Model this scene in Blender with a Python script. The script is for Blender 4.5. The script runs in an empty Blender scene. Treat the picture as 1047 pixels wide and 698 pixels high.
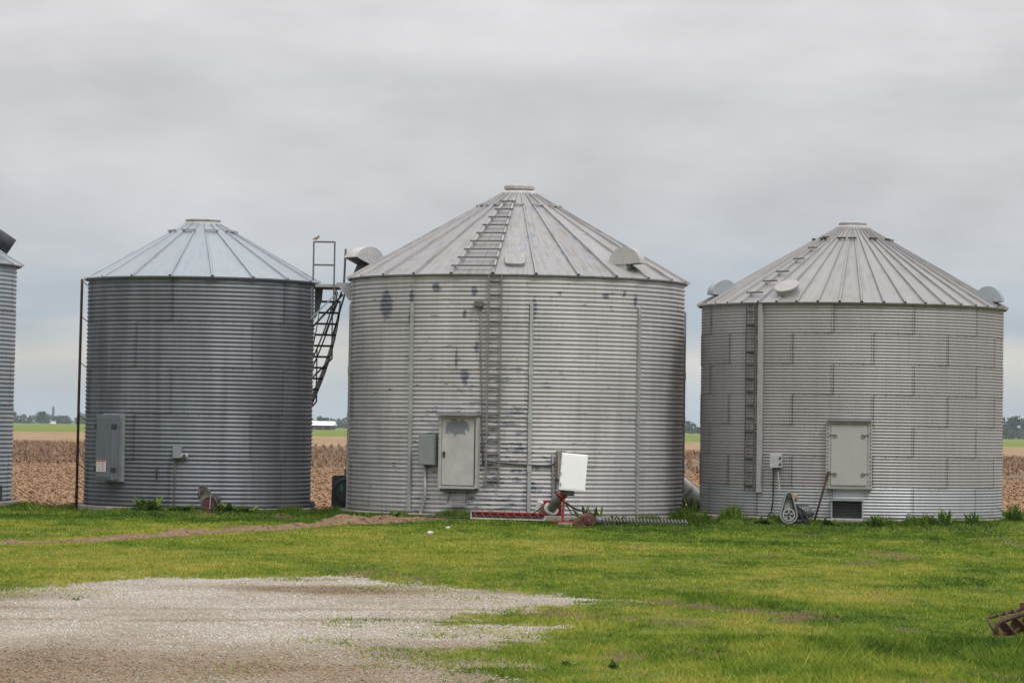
import bpy, bmesh, math, random
import numpy as np
from mathutils import Vector, Matrix
R = math.radians
rnd = random.Random(7)
rng = np.random.default_rng(11)
scene = bpy.context.scene
col = scene.collection

# ------------------------------------------------------------------ camera
cam = bpy.data.cameras.new('camera')
cam.sensor_width = 36.0
cam.lens = 116.7
cam.shift_y = -102.4 / 1047.0
cam.clip_start, cam.clip_end = 0.5, 9000.0
camo = bpy.data.objects.new('camera', cam); col.objects.link(camo)
PITCH, ROLL, CAMZ = 0.0562, 0.0156, 2.05
fw = Vector((0, math.cos(PITCH), math.sin(PITCH)))
r0 = Vector((1, 0, 0)); u0 = r0.cross(fw)
rr = r0 * math.cos(ROLL) + u0 * math.sin(ROLL)
uu = -r0 * math.sin(ROLL) + u0 * math.cos(ROLL)
camo.matrix_world = Matrix(((rr.x, uu.x, -fw.x, 0), (rr.y, uu.y, -fw.y, 0), (rr.z, uu.z, -fw.z, CAMZ), (0, 0, 0, 1)))
scene.camera = camo
scene.view_settings.view_transform = 'Standard'
scene.view_settings.look = 'None'
scene.view_settings.exposure = 0.0
scene.view_settings.gamma = 1.0
scene.view_settings.use_curve_mapping = False

# ------------------------------------------------------------------ node helpers
def lin(c):
    return tuple(((v / 255.0) / 12.92 if v / 255.0 <= .04045 else ((v / 255.0 + .055) / 1.055) ** 2.4) for v in c)
class NT:
    def __init__(s, nt): s.nt = nt
    def n(s, t, **kw):
        nd = s.nt.nodes.new(t)
        for k, v in kw.items(): setattr(nd, k, v)
        return nd
    def put(s, sock, v):
        if v is None: return
        if hasattr(v, 'is_output'): s.nt.links.new(v, sock)
        else:
            if hasattr(sock.default_value, '__len__') and hasattr(v, '__len__') and len(sock.default_value) == 4 and len(v) == 3: v = (*v, 1)
            sock.default_value = v
    def math(s, op, a, b=None, c=None, clamp=False):
        nd = s.n('ShaderNodeMath', operation=op, use_clamp=clamp)
        s.put(nd.inputs[0], a); s.put(nd.inputs[1], b); s.put(nd.inputs[2], c)
        return nd.outputs[0]
    def vec(s, op, a, b=None):
        nd = s.n('ShaderNodeVectorMath', operation=op); s.put(nd.inputs[0], a); s.put(nd.inputs[1], b)
        return nd.outputs['Value'] if op in ('LENGTH', 'DOT_PRODUCT', 'DISTANCE') else nd.outputs[0]
    def noise(s, v, scale=1.0, detail=4.0, rough=.55):
        nd = s.n('ShaderNodeTexNoise'); s.put(nd.inputs['Vector'], v)
        nd.inputs['Scale'].default_value = scale; nd.inputs['Detail'].default_value = detail; nd.inputs['Roughness'].default_value = rough
        return nd.outputs[0]
    def ramp(s, f, stops, interp='LINEAR'):
        nd = s.n('ShaderNodeValToRGB'); cr = nd.color_ramp; cr.interpolation = interp
        while len(cr.elements) < len(stops): cr.elements.new(.5)
        for e, (p, c) in zip(cr.elements, stops):
            e.position = p; e.color = (*c, 1) if hasattr(c, '__len__') else (c, c, c, 1)
        s.put(nd.inputs[0], f); return nd.outputs[0]
    def mix(s, f, a, b, blend='MIX'):
        nd = s.n('ShaderNodeMix', data_type='RGBA', blend_type=blend)
        s.put(nd.inputs[0], f); s.put(nd.inputs[6], a); s.put(nd.inputs[7], b)
        return nd.outputs[2]
    def smooth(s, f, a, b):
        nd = s.n('ShaderNodeMapRange', interpolation_type='SMOOTHSTEP'); s.put(nd.inputs[0], f)
        nd.inputs[1].default_value = a; nd.inputs[2].default_value = b
        return nd.outputs[0]
    def obj(s, ob=None):
        nd = s.n('ShaderNodeTexCoord')
        if ob: nd.object = ob
        return nd.outputs['Object']
    def geo(s): return s.n('ShaderNodeNewGeometry').outputs['Position']
    def attr(s, name): return s.n('ShaderNodeAttribute', attribute_name=name).outputs['Fac']
    def uv(s): return s.n('ShaderNodeTexCoord').outputs['UV']
    def sep(s, v):
        nd = s.n('ShaderNodeSeparateXYZ'); s.put(nd.inputs[0], v); return nd.outputs
    def rand(s): return s.n('ShaderNodeObjectInfo').outputs['Random']
    def bump(s, h, strength=.3, dist=.01):
        nd = s.n('ShaderNodeBump'); nd.inputs['Strength'].default_value = strength; nd.inputs['Distance'].default_value = dist
        s.put(nd.inputs['Height'], h); return nd.outputs[0]

# ------------------------------------------------------------------ sky
world = bpy.data.worlds.new('World'); scene.world = world; world.use_nodes = True
W = NT(world.node_tree); bg = world.node_tree.nodes['Background']
SUN_EL, SUN_AZ = R(50), R(146)          # azimuth clockwise from +Y (view direction): behind the camera, to the right
sky = W.n('ShaderNodeTexSky', sky_type='NISHITA', sun_disc=False)
sky.sun_elevation = SUN_EL; sky.sun_rotation = SUN_AZ; sky.dust_density = 2.0
gd = W.n('ShaderNodeTexCoord').outputs['Generated']
x_, y_, z_ = W.sep(gd)
n1 = W.noise(W.vec('MULTIPLY', gd, (7, 7, 34)), 1.0, 5, .55)
n2 = W.noise(W.vec('MULTIPLY', gd, (22, 22, 90)), 1.0, 4, .55)
warp = W.math('ADD', W.math('MULTIPLY', W.math('SUBTRACT', n1, .5), .034), W.math('MULTIPLY', W.math('SUBTRACT', n2, .5), .010))
warp = W.math('MULTIPLY', warp, W.smooth(z_, .004, .03))
zz = W.math('ADD', z_, warp)
S = .2
cl = W.ramp(W.math('DIVIDE', zz, S), [(0, lin((188, 203, 213))), (.05, lin((198, 207, 213))), (.105, lin((215, 214, 208))), (.155, lin((182, 193, 203))),
      (.20, lin((184, 195, 204))), (.25, lin((198, 203, 209))), (.36, lin((206, 207, 210))), (.48, lin((205, 205, 207))), (.58, lin((221, 219, 220))), (1, lin((234, 230, 230)))])
n3 = W.noise(W.vec('MULTIPLY', W.vec('ADD', gd, (.31, .2, .07)), (11, 11, 30)), 1.0, 6, .55)
soft = W.math('ADD', W.math('MULTIPLY_ADD', W.math('SUBTRACT', n1, .5), .16, 1.0), W.math('MULTIPLY', W.math('SUBTRACT', n3, .5), .68))
zen = W.math('MULTIPLY_ADD', W.smooth(z_, .15, .95), 1.2, 1.0)
cl10 = W.vec('MULTIPLY', cl, (10, 10, 10))
sc_ = W.n('ShaderNodeVectorMath', operation='SCALE'); W.put(sc_.inputs[0], cl10); W.put(sc_.inputs[3], W.math('MULTIPLY', soft, zen))
W.put(bg.inputs[0], W.mix(.08, sc_.outputs[0], sky.outputs[0]))
bg.inputs[1].default_value = 0.1

# ------------------------------------------------------------------ sun (seen through the overcast, so wide and weak)
sun = bpy.data.lights.new('sun', 'SUN'); sun.energy = 1.5; sun.angle = R(12); sun.color = (1.0, .975, .945)
suno = bpy.data.objects.new('sun', sun); col.objects.link(suno)
d = Vector((math.sin(SUN_AZ) * math.cos(SUN_EL), math.cos(SUN_AZ) * math.cos(SUN_EL), math.sin(SUN_EL)))
suno.rotation_euler = d.to_track_quat('Z', 'Y').to_euler()
suno.location = (0, 0, 60)

# ------------------------------------------------------------------ materials
def new_mat(name):
    m = bpy.data.materials.new(name); m.use_nodes = True
    t = NT(m.node_tree); b = m.node_tree.nodes['Principled BSDF']
    return m, t, b
MATS = {}
def plain(name, c, rough=.6, metal=0.0, var=.25, scale=6.0, bump=0.0, spec=.5):
    if name in MATS: return MATS[name]
    m, t, b = new_mat(name)
    o = t.obj(); n = t.noise(o, scale, 5, .6); n2 = t.noise(o, scale * 7, 3, .6)
    f = t.math('ADD', t.math('MULTIPLY', n, .7), t.math('MULTIPLY', n2, .3))
    lo = tuple(v * (1 - var) for v in c); hi = tuple(min(1, v * (1 + var)) for v in c)
    t.put(b.inputs['Base Color'], t.ramp(f, [(.3, lo), (.7, hi)]))
    b.inputs['Roughness'].default_value = rough; b.inputs['Metallic'].default_value = metal
    b.inputs['Specular IOR Level'].default_value = spec
    if bump: t.put(b.inputs['Normal'], t.bump(n2, bump, .01))
    MATS[name] = m; return m
def rust(name, paint=None, amount=.5):
    m, t, b = new_mat(name); o = t.obj()
    n = t.noise(o, 9, 6, .65); n2 = t.noise(o, 45, 4, .6)
    c = t.ramp(n2, [(.3, (.025, .012, .008)), (.55, (.075, .03, .018)), (.75, (.13, .055, .03))])
    if paint is not None:
        c = t.mix(t.smooth(n, amount - .06, amount + .06), c, paint)
    t.put(b.inputs['Base Color'], c); b.inputs['Roughness'].default_value = .75
    t.put(b.inputs['Normal'], t.bump(n2, .3, .005)); return m

def wall_galv(name, bin_, lo, hi, rough, metal, streak=.35, z_new=None, dirt=(.03, .028, .027), dirtw=.35, spang=.2, band=0.0):
    """Weathered corrugated galvanised sheet: spangle, vertical stains, sheet-to-sheet tone, dirt along the laps."""
    m, t, b = new_mat(name); o = t.obj(bin_)
    big = t.noise(t.vec('MULTIPLY', o, (.9, .9, .5)), 1.0, 4, .6)
    spg = t.noise(o, 38, 2, .7)
    stv = t.noise(t.vec('MULTIPLY', o, (7, 7, .35)), 1.0, 5, .65)
    f = t.math('ADD', t.math('MULTIPLY', big, .5), t.math('ADD', t.math('MULTIPLY', spg, spang), t.math('MULTIPLY', stv, .5 - spang)))
    f = t.math('ADD', f, t.math('MULTIPLY', t.math('SUBTRACT', t.rand(), .5), .11))
    c = t.ramp(f, [(.34, lo), (.66, hi)])
    st = t.math('MULTIPLY', t.smooth(stv, .58, .78), streak)
    c = t.mix(st, c, tuple(v * .55 for v in lo))
    if band:   # broad old weather stains running down the sheet
        bn = t.noise(t.vec('ADD', t.vec('MULTIPLY', o, (1.5, 1.5, .10)), (4.3, 1.7, .4)), 1.0, 3, .5)
        c = t.mix(t.math('MULTIPLY', t.smooth(bn, .46, .62), band), c, tuple(v * .62 for v in lo))
    u, v, _ = t.sep(t.uv())
    e = t.math('MINIMUM', u, t.math('SUBTRACT', 1.0, u))
    dn = t.noise(o, 24, 4, .6)
    ed = t.math('MULTIPLY', t.math('SUBTRACT', 1.0, t.smooth(t.math('SUBTRACT', e, t.math('MULTIPLY', t.math('SUBTRACT', dn, .5), .03)), .0, .022)), t.math('MULTIPLY', t.smooth(dn, .12, .5), dirtw))
    hv = t.math('MINIMUM', v, t.math('SUBTRACT', 1.0, v))
    hd = t.math('MULTIPLY', t.math('SUBTRACT', 1.0, t.smooth(hv, .006, .022)), dirtw * .35)
    c = t.mix(t.math('MAXIMUM', ed, hd), c, dirt)
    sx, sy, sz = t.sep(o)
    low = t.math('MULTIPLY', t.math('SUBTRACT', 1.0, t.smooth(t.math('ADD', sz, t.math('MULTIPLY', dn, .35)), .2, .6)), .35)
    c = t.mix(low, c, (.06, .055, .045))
    t.put(b.inputs['Base Color'], c)
    b.inputs['Metallic'].default_value = metal
    t.put(b.inputs['Roughness'], t.math('MULTIPLY_ADD', spg, .2, rough - .1))
    t.put(b.inputs['Normal'], t.bump(t.math('ADD', big, t.math('MULTIPLY', spg, spang * .5)), .3, .05))
    return m

def wall_painted(name, bin_):
    """Old off-white paint over galvanised sheet, flaking in dashes along the crests and in a few blotches."""
    m, t, b = new_mat(name); o = t.obj(bin_); x, y, z = t.sep(o)
    big = t.noise(t.vec('MULTIPLY', o, (.7, .7, .5)), 1.0, 4, .6)
    fine = t.noise(o, 30, 3, .6)
    stv = t.noise(t.vec('MULTIPLY', o, (6, 6, .3)), 1.0, 5, .65)
    f = t.math('ADD', t.math('MULTIPLY', big, .5), t.math('ADD', t.math('MULTIPLY', fine, .15), t.math('MULTIPLY', stv, .35)))
    f = t.math('ADD', f, t.math('MULTIPLY', t.math('SUBTRACT', t.rand(), .5), .06))
    paint = t.ramp(f, [(.34, (.29, .284, .29)), (.6, (.445, .436, .443))])
    gx = t.math('DIVIDE', t.math('ADD', x, .6), 1.6); gz = t.math('DIVIDE', t.math('SUBTRACT', z, 1.1), 2.3)
    g = t.math('POWER', 2.718, t.math('MULTIPLY', -1.0, t.math('ADD', t.math('MULTIPLY', gx, gx), t.math('MULTIPLY', gz, gz))))
    dash = t.noise(t.vec('MULTIPLY', o, (3.4, 3.4, 10.2)), 1.0, 6, .68)
    fl = t.math('ADD', dash, t.math('MULTIPLY', g, .13))
    crest = t.math('MULTIPLY', t.math('COSINE', t.math('MULTIPLY', t.math('SUBTRACT', z, .1), 2 * math.pi / .09815)), -1.0)
    fl = t.math('ADD', fl, t.math('MULTIPLY', t.smooth(crest, -.6, .5), .05))
    p1 = t.smooth(fl, .682, .697)
    specks = t.smooth(t.noise(t.vec('MULTIPLY', o, (7, 7, 9)), 1.0, 3, .6), .74, .75)
    p1 = t.math('MAXIMUM', p1, specks)
    wob = t.math('MULTIPLY', t.math('SUBTRACT', t.noise(o, 16, 6, .8), .5), 3.2)
    for (ph, pz, a, c_) in ((-50, 5.1, .05, .1), (-49.8, 4.83, .16, .34), (-37.7, 5.0, .06, .2), (-37.7, 4.55, .06, .35), (-28, 5.22, .11, .12), (-14.4, 5.13, .08, .13),
                          (-17.6, 4.6, .05, .11), (-13.4, 3.86, .05, .14), (-17.2, 3.19, .09, .19), (-20.2, 3.6, .03, .25), (5.5, 4.75, .06, .3), (14, 5.1, .06, .05), (30.5, 5.08, .08, .07), (38, 5.15, .05, .08), (43, 5.0, .04, .16)):
        px = 3.96 * math.sin(R(ph))
        dd = t.vec('LENGTH', t.vec('MULTIPLY', t.vec('SUBTRACT', o, (px, 0, pz)), (1 / a, 0, 1 / c_)))
        p1 = t.math('MAXIMUM', p1, t.math('SUBTRACT', 1.0, t.smooth(t.math('ADD', dd, wob), .85, .95)))
    p1 = t.math('MULTIPLY', p1, t.math('LESS_THAN', y, 0.0))
    bare = t.ramp(t.noise(o, 20, 3, .6), [(.3, (.10, .113, .14)), (.7, (.20, .215, .255))])
    u, v, _ = t.sep(t.uv()); e = t.math('MINIMUM', u, t.math('SUBTRACT', 1.0, u))
    ed = t.math('MULTIPLY', t.math('SUBTRACT', 1.0, t.smooth(e, .004, .014)), .22)
    paint = t.mix(ed, paint, (.2, .19, .18))
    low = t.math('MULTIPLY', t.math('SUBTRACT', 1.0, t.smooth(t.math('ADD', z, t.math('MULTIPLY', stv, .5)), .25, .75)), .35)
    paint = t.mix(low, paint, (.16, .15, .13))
    t.put(b.inputs['Base Color'], t.mix(p1, paint, bare))
    t.put(b.inputs['Roughness'], t.math('MULTIPLY_ADD', p1, -.1, .55))
    t.put(b.inputs['Metallic'], t.math('MULTIPLY', p1, .5))
    t.put(b.inputs['Normal'], t.bump(big, .3, .05))
    return m

def roof_mat(name, bin_, lo, hi, rough, metal, streak_c, amount):
    m, t, b = new_mat(name); o = t.obj()   # panel space: x across, y along the slope
    rn = t.rand()
    off = t.n('ShaderNodeCombineXYZ'); t.put(off.inputs[0], t.math('MULTIPLY', rn, 40)); t.put(off.inputs[1], t.math('MULTIPLY', rn, 91))
    o2 = t.vec('ADD', o, off.outputs[0])
    s1 = t.noise(t.vec('MULTIPLY', o2, (16, 1.1, 1.1)), 1.0, 5, .65)
    s2 = t.noise(o2, 2.2, 4, .6)
    f = t.math('ADD', t.math('MULTIPLY', s1, .6), t.math('MULTIPLY', s2, .4))
    f = t.math('ADD', f, t.math('MULTIPLY', t.math('SUBTRACT', rn, .5), .1))
    c = t.ramp(f, [(.34, lo), (.64, hi)])
    k = t.math('MULTIPLY', t.smooth(t.math('ADD', t.math('MULTIPLY', s2, .6), t.math('MULTIPLY', s1, .4)), .53, .62), amount)
    c = t.mix(k, c, streak_c)
    t.put(b.inputs['Base Color'], c); b.inputs['Roughness'].default_value = rough; b.inputs['Metallic'].default_value = metal
    t.put(b.inputs['Normal'], t.bump(s2, .1, .03))
    return m

GALV = plain('galvanised_steel', (.36, .37, .385), .45, .6, .2, 5)
DARKSTEEL = plain('dark_steel', (.05, .052, .056), .55, .5, .3, 8)
BLACK = plain('black_rubber_and_dark_inside', (.018, .018, .02), .6, 0, .3, 8)
GREYPAINT = plain('grey_paint', (.20, .225, .245), .5, .1, .12, 4)
GREENGREY = plain('green_grey_paint', (.22, .25, .235), .5, .1, .15, 5)
PALEMETAL = plain('pale_metal', (.50, .49, .475), .5, .2, .15, 5)
WHITE = plain('white_paint', (.87, .88, .90), .45, 0, .04, 4)
RED = plain('red_paint', (.26, .022, .024), .5, 0, .35, 9)
RUST = rust('rust'); RUSTRED = rust('red_rust', (.10, .022, .018), .5); RUSTDARK = rust('dark_rust', (.03, .016, .014), .55)
CONC = plain('concrete', (.26, .245, .215), .9, 0, .35, 5, .4, .2)
CASTMETAL = plain('cast_metal', (.13, .135, .14), .55, .5, .35, 12)

# ------------------------------------------------------------------ mesh helpers
class MB:
    def __init__(s): s.v = []; s.f = []; s.uv = {}
    def add(s, vs, fs):
        k = len(s.v); s.v += [tuple(v) for v in vs]; s.f += [tuple(i + k for i in f) for f in fs]; return s
    def box(s, c, size, rot=None, bev=0.0):
        x, y, z = (q / 2 for q in size); c = Vector(c)
        if bev:
            b_ = bev; vs = []; fs = []
            bm = bmesh.new(); bmesh.ops.create_cube(bm, size=1)
            for v in bm.verts: v.co = Vector((v.co.x * size[0], v.co.y * size[1], v.co.z * size[2]))
            bmesh.ops.bevel(bm, geom=bm.edges[:], offset=bev, segments=2, affect='EDGES', profile=.6)
            bm.verts.index_update()
            vs = [v.co.copy() for v in bm.verts]; fs = [[v.index for v in f.verts] for f in bm.faces]; bm.free()
        else:
            vs = [Vector(p) for p in ((-x, -y, -z), (x, -y, -z), (x, y, -z), (-x, y, -z), (-x, -y, z), (x, -y, z), (x, y, z), (-x, y, z))]
            fs = [(0, 3, 2, 1), (4, 5, 6, 7), (0, 1, 5, 4), (1, 2, 6, 5), (2, 3, 7, 6), (3, 0, 4, 7)]
        if rot is not None: vs = [rot @ v for v in vs]
        return s.add([c + v for v in vs], fs)
    def bar(s, p, q, w, h=None, up=(0, 0, 1)):
        p, q = Vector(p), Vector(q); h = h or w; dz = (q - p); L = dz.length; dz.normalize()
        upv = Vector(up); 
        if abs(dz.dot(upv)) > .95: upv = Vector((0, 1, 0))
        dx = dz.cross(upv).normalized(); dy = dx.cross(dz)
        M = Matrix((dx, dy, dz)).transposed()
        return s.box((p + q) / 2, (w, h, L), M)
    def tube(s, pts, r, n=8, cap=True, r2=None):
        pts = [Vector(p) for p in pts]; vs = []; fs = []; m = len(pts)
        t0 = (pts[1] - pts[0]).normalized(); a = t0.orthogonal().normalized()
        for i, p in enumerate(pts):
            t_ = ((pts[min(i + 1, m - 1)] - pts[max(i - 1, 0)])).normalized()
            a = (a - t_ * a.dot(t_)).normalized(); b = t_.cross(a)
            ri = r if r2 is None else r + (r2 - r) * i / (m - 1)
            vs += [p + (a * math.cos(2 * math.pi * k / n) + b * math.sin(2 * math.pi * k / n)) * ri for k in range(n)]
        for i in range(m - 1):
            for k in range(n):
                fs.append((i * n + k, i * n + (k + 1) % n, (i + 1) * n + (k + 1) % n, (i + 1) * n + k))
        if cap: fs += [tuple(range(n - 1, -1, -1)), tuple((m - 1) * n + k for k in range(n))]
        return s.add(vs, fs)
    def lathe(s, prof, c=(0, 0, 0), axis=(0, 0, 1), n=32, closed=False):
        ax = Vector(axis).normalized(); a = ax.orthogonal().normalized(); b = ax.cross(a); c = Vector(c); vs = []; fs = []; m = len(prof)
        for (r, z) in prof:
            vs += [c + ax * z + (a * math.cos(2 * math.pi * k / n) + b * math.sin(2 * math.pi * k / n)) * r for k in range(n)]
        for i in range(m - 1):
            for k in range(n): fs.append((i * n + k, i * n + (k + 1) % n, (i + 1) * n + (k + 1) % n, (i + 1) * n + k))
        if closed: fs += [tuple(range(n - 1, -1, -1)), tuple((m - 1) * n + k for k in range(n))]
        return s.add(vs, fs)
    def prism(s, poly, o, ex, ey, ez):
        """polygon in (ex, ey) extruded along ez (a full vector) from o"""
        o, ex, ey, ez = Vector(o), Vector(ex), Vector(ey), Vector(ez); n = len(poly)
        a = [o + ex * p[0] + ey * p[1] for p in poly]
        return s.add(a + [p + ez for p in a], [tuple(range(n - 1, -1, -1)), tuple(range(n, 2 * n))] + [(i, (i + 1) % n, n + (i + 1) % n, n + i) for i in range(n)])
    def helix(s, p, q, r, turns, t=.006, n=12, r_in=.02):
        p, q = Vector(p), Vector(q); ax = (q - p); L = ax.length; ax.normalize(); a = ax.orthogonal().normalized(); b = ax.cross(a)
        m = int(turns * n) + 1; vs = []; fs = []
        for i in range(m):
            th = 2 * math.pi * i / n; e = a * math.cos(th) + b * math.sin(th); c = p + ax * (L * i / (m - 1))
            vs += [c + e * r_in - ax * t, c + e * r - ax * t, c + e * r + ax * t, c + e * r_in + ax * t]
        for i in range(m - 1):
            for k in range(4): fs.append((4 * i + k, 4 * i + (k + 1) % 4, 4 * i + 4 + (k + 1) % 4, 4 * i + 4 + k))
        return s.add(vs, fs)
    def mesh(s, name, smooth=False, fix=True):
        me = bpy.data.meshes.new(name); me.from_pydata([tuple(v) for v in s.v], [], s.f); me.update()
        if fix:
            bm = bmesh.new(); bm.from_mesh(me); bmesh.ops.recalc_face_normals(bm, faces=bm.faces); bm.to_mesh(me); bm.free()
        if smooth:
            for p in me.polygons: p.use_smooth = True
        return me
    def build(s, name, m, parent=None, smooth=False, fix=True):
        return link(name, s.mesh(name, smooth, fix), m, parent)
def link(name, me, m=None, parent=None, loc=None, rz=None):
    if m is not None and not me.materials: me.materials.append(m)
    o = bpy.data.objects.new(name, me); col.objects.link(o)
    if parent: o.parent = parent
    if loc is not None: o.location = loc
    if rz is not None: o.rotation_euler.z = rz
    return o
def tag(o, label=None, cat=None, group=None, kind=None):
    if label: o['label'] = label
    if cat: o['category'] = cat
    if group: o['group'] = group
    if kind: o['kind'] = kind
    return o
def empty(name, loc=(0, 0, 0), rz=0.0, **kw):
    o = bpy.data.objects.new(name, None); o.empty_display_size = .3; col.objects.link(o); o.location = loc; o.rotation_euler.z = rz
    return tag(o, **kw)
def raw(name, verts, faces_per, m, kind=None, attrs=None, smooth=False):
    """fast mesh: verts (N,3) array, faces (M,k) index array, optional float point attributes"""
    me = bpy.data.meshes.new(name); v = np.asarray(verts, np.float32); f = np.asarray(faces_per, np.int32); k = f.shape[1]
    me.vertices.add(len(v)); me.vertices.foreach_set('co', v.ravel())
    me.loops.add(f.size); me.loops.foreach_set('vertex_index', f.ravel())
    me.polygons.add(len(f)); me.polygons.foreach_set('loop_start', np.arange(0, f.size, k, dtype=np.int32)); me.polygons.foreach_set('loop_total', np.full(len(f), k, np.int32))
    me.update(calc_edges=True)
    for nme, a in (attrs or {}).items():
        at = me.attributes.new(nme, 'FLOAT', 'POINT'); at.data.foreach_set('value', np.asarray(a, np.float32).ravel())
    if smooth: me.polygons.foreach_set('use_smooth', np.ones(len(f), bool))
    o = link(name, me, m)
    if kind: o['kind'] = kind
    return o

# ------------------------------------------------------------------ numpy noise and ground masks
def vnoise(x, y, seed=0):
    g = np.random.default_rng(seed).random((256, 256)); xi = np.floor(x).astype(int); yi = np.floor(y).astype(int)
    fx = x - xi; fy = y - yi; fx = fx * fx * (3 - 2 * fx); fy = fy * fy * (3 - 2 * fy)
    a = g[xi % 256, yi % 256]; b = g[(xi + 1) % 256, yi % 256]; c = g[xi % 256, (yi + 1) % 256]; d_ = g[(xi + 1) % 256, (yi + 1) % 256]
    return (a * (1 - fx) + b * fx) * (1 - fy) + (c * (1 - fx) + d_ * fx) * fy
def fbm(x, y, seed=0, oct=4):
    s = 0; a = .5; tot = 0
    for i in range(oct): s = s + a * vnoise(x * 2 ** i + 17.3 * i, y * 2 ** i + 5.1 * i, seed + i); tot += a; a *= .55
    return s / tot
def sstep(v, a, b):
    t = np.clip((v - a) / (b - a), 0, 1); return t * t * (3 - 2 * t)
GRAVEL = np.array([(-16, 37.5), (-10, 39.2), (-6.88, 40.59), (-6.31, 41.51), (-5.81, 43.23), (-5.11, 44.86), (-2.56, 46.34), (-1.02, 44.54), (-0.1, 43.49), (0.52, 42.42), (1.55, 41.5), (0.97, 40.2), (0.25, 38.5),
    (-0.41, 36.94), (-0.71, 35.94), (-0.18, 35.55), (0.6, 35.75), (0.43, 34.35), (0.22, 33.2), (-0.16, 32.08), (-0.24, 30.31), (0.2, 28.61), (0.39, 27.56), (-.2, 20), (-16, 20)])
def sdist(px, py, poly):
    """signed distance, positive inside; y is squeezed because the lawn is seen at a grazing angle"""
    x = np.asarray(px); y = np.asarray(py); dmin = np.full(x.shape, 1e9); ins = np.zeros(x.shape, bool); n = len(poly)
    for i in range(n):
        x1, y1 = poly[i]; x2, y2 = poly[(i + 1) % n]; dx, dy = x2 - x1, y2 - y1
        t = np.clip(((x - x1) * dx + (y - y1) * dy) / (dx * dx + dy * dy), 0, 1)
        dmin = np.minimum(dmin, np.hypot(x - x1 - t * dx, y - y1 - t * dy))
        c = ((y1 > y) != (y2 > y)) & (x < (x2 - x1) * (y - y1) / (y2 - y1 + 1e-12) + x1); ins ^= c
    return np.where(ins, dmin, -dmin)
def gravel_mask(x, y):
    s = sdist(x, y, GRAVEL) + (fbm(x * 1.3, y * .7, 3) - .5) * 1.5
    return sstep(s + (fbm(x * 6, y * 4, 13, 2) - .5) * .9, -.30, .42)
RUT = np.array([(1.97, 41.41), (2.4, 40.4), (2.82, 39.65), (3.22, 38.93)])
def line_d(x, y, pts):
    dm = np.full(np.shape(x), 1e9)
    for (x1, y1), (x2, y2) in zip(pts[:-1], pts[1:]):
        dx, dy = x2 - x1, y2 - y1; t = np.clip(((x - x1) * dx + (y - y1) * dy) / (dx * dx + dy * dy), 0, 1)
        dm = np.minimum(dm, np.hypot(x - x1 - t * dx, y - y1 - t * dy))
    return dm
RIDGE = [(-9.4, 55.0), (-8.75, 56.36), (-7.84, 58.22), (-7.21, 60.05), (-5.99, 64.0), (-4.71, 67.12), (-3.9, 70.25), (-2.98, 72.93), (-1.62, 74.3)]
def soil_mask(x, y):
    n = fbm(x * 2.0, y * 1.0, 21)
    rut = 1 - sstep(line_d(x, (y + .35) * .4, RUT * np.array([1, .4])) + (n - .5) * .35, .26, .40)
    spots = sstep(fbm(x * .9, y * .35, 33), .66, .74)
    tail = 1 - sstep(np.hypot((x - .75) / .9, (y - 38.2) / 1.3) + (n - .5) * 1.2, .55, .95)
    side = 1 - sstep(np.hypot((x - 2.0) / .5, (y - 36.6) / .9) + (n - .5) * 1.4, .5, .9)
    ridge = 1 - sstep(line_d(x, y, RIDGE) + (n - .5) * .8, .25, .55)
    return np.maximum.reduce([rut, spots * .8, tail * .9, side * .7, ridge])
def ground_z(x, y):
    z = -.06 + (fbm(x * .35, y * .25, 8) - .5) * .06
    bank = sstep(x + (y - 33.9) * .1, .6, 2.2) * np.exp(-((y - 33.0) / 1.0) ** 2) * .075   # low bank before the implement
    rut = -.05 * np.exp(-(line_d(x, y, RUT) / .3) ** 2)
    rise = .175 * sstep(x, 4.3, 5.0) * sstep(y, 72.2, 74.0) + .10 * sstep(-x, 4.4, 5.2) * sstep(x, -9.6, -8.6) * sstep(y, 74.5, 76.4) + .07 * sstep(-x, -1.2, .2) * sstep(x, -4.6, -3.6) * sstep(y, 72.5, 74.6)
    return z + bank + rut + rise
def yellow(x, y):
    v = .5 * fbm(x * .22 + 3, y * .12, 40, 4) + .5 * fbm(x * .75, y * .28, 43, 4)
    v = v + .16 * np.exp(-((y - 53) / 9.0) ** 2) * sstep(-x, -3.5, 1.5) - .12 * sstep(y, 68, 75) - .05 * sstep(x, 1, 5) * sstep(-y, -60, -40)
    return np.clip((v - .34) * 3.0, 0, 1)

# ------------------------------------------------------------------ setting: ground, fields, lawn
def soil_field(name, y0, y1, cols, sc, z=-.07, xw=2600, rows=None):
    m, t, b = new_mat(name); p = t.geo()
    n = t.noise(t.vec('MULTIPLY', p, (sc[0], sc[1], 1)), 1.0, 6, .68)
    n2 = t.noise(t.vec('MULTIPLY', p, (.02, .012, 1)), 1.0, 4, .6)
    f = t.math('ADD', t.math('MULTIPLY', n, .72), t.math('MULTIPLY', n2, .28))
    if rows:
        x, y, zz_ = t.sep(p)
        wv = t.math('SINE', t.math('ADD', t.math('MULTIPLY', x, rows), t.math('MULTIPLY', n2, 14)))
        f = t.math('ADD', f, t.math('MULTIPLY', wv, .035))
    t.put(b.inputs['Base Color'], t.ramp(f, [(.3, cols[0]), (.5, cols[1]), (.7, cols[2])]))
    b.inputs['Roughness'].default_value = .95; b.inputs['Specular IOR Level'].default_value = .15
    t.put(b.inputs['Normal'], t.bump(n, .5, .1))
    xs = xw
    o = MB().add([(-xs, y0, z), (xs, y0, z), (xs, y1, z), (-xs, y1, z)], [(0, 1, 2, 3)]).build(name, m)
    o['kind'] = 'structure'; return o
soil_field('stubble_field', 80.5, 166, ((.11, .065, .037), (.225, .138, .078), (.33, .225, .135)), (2.2, 1.0))
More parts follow.
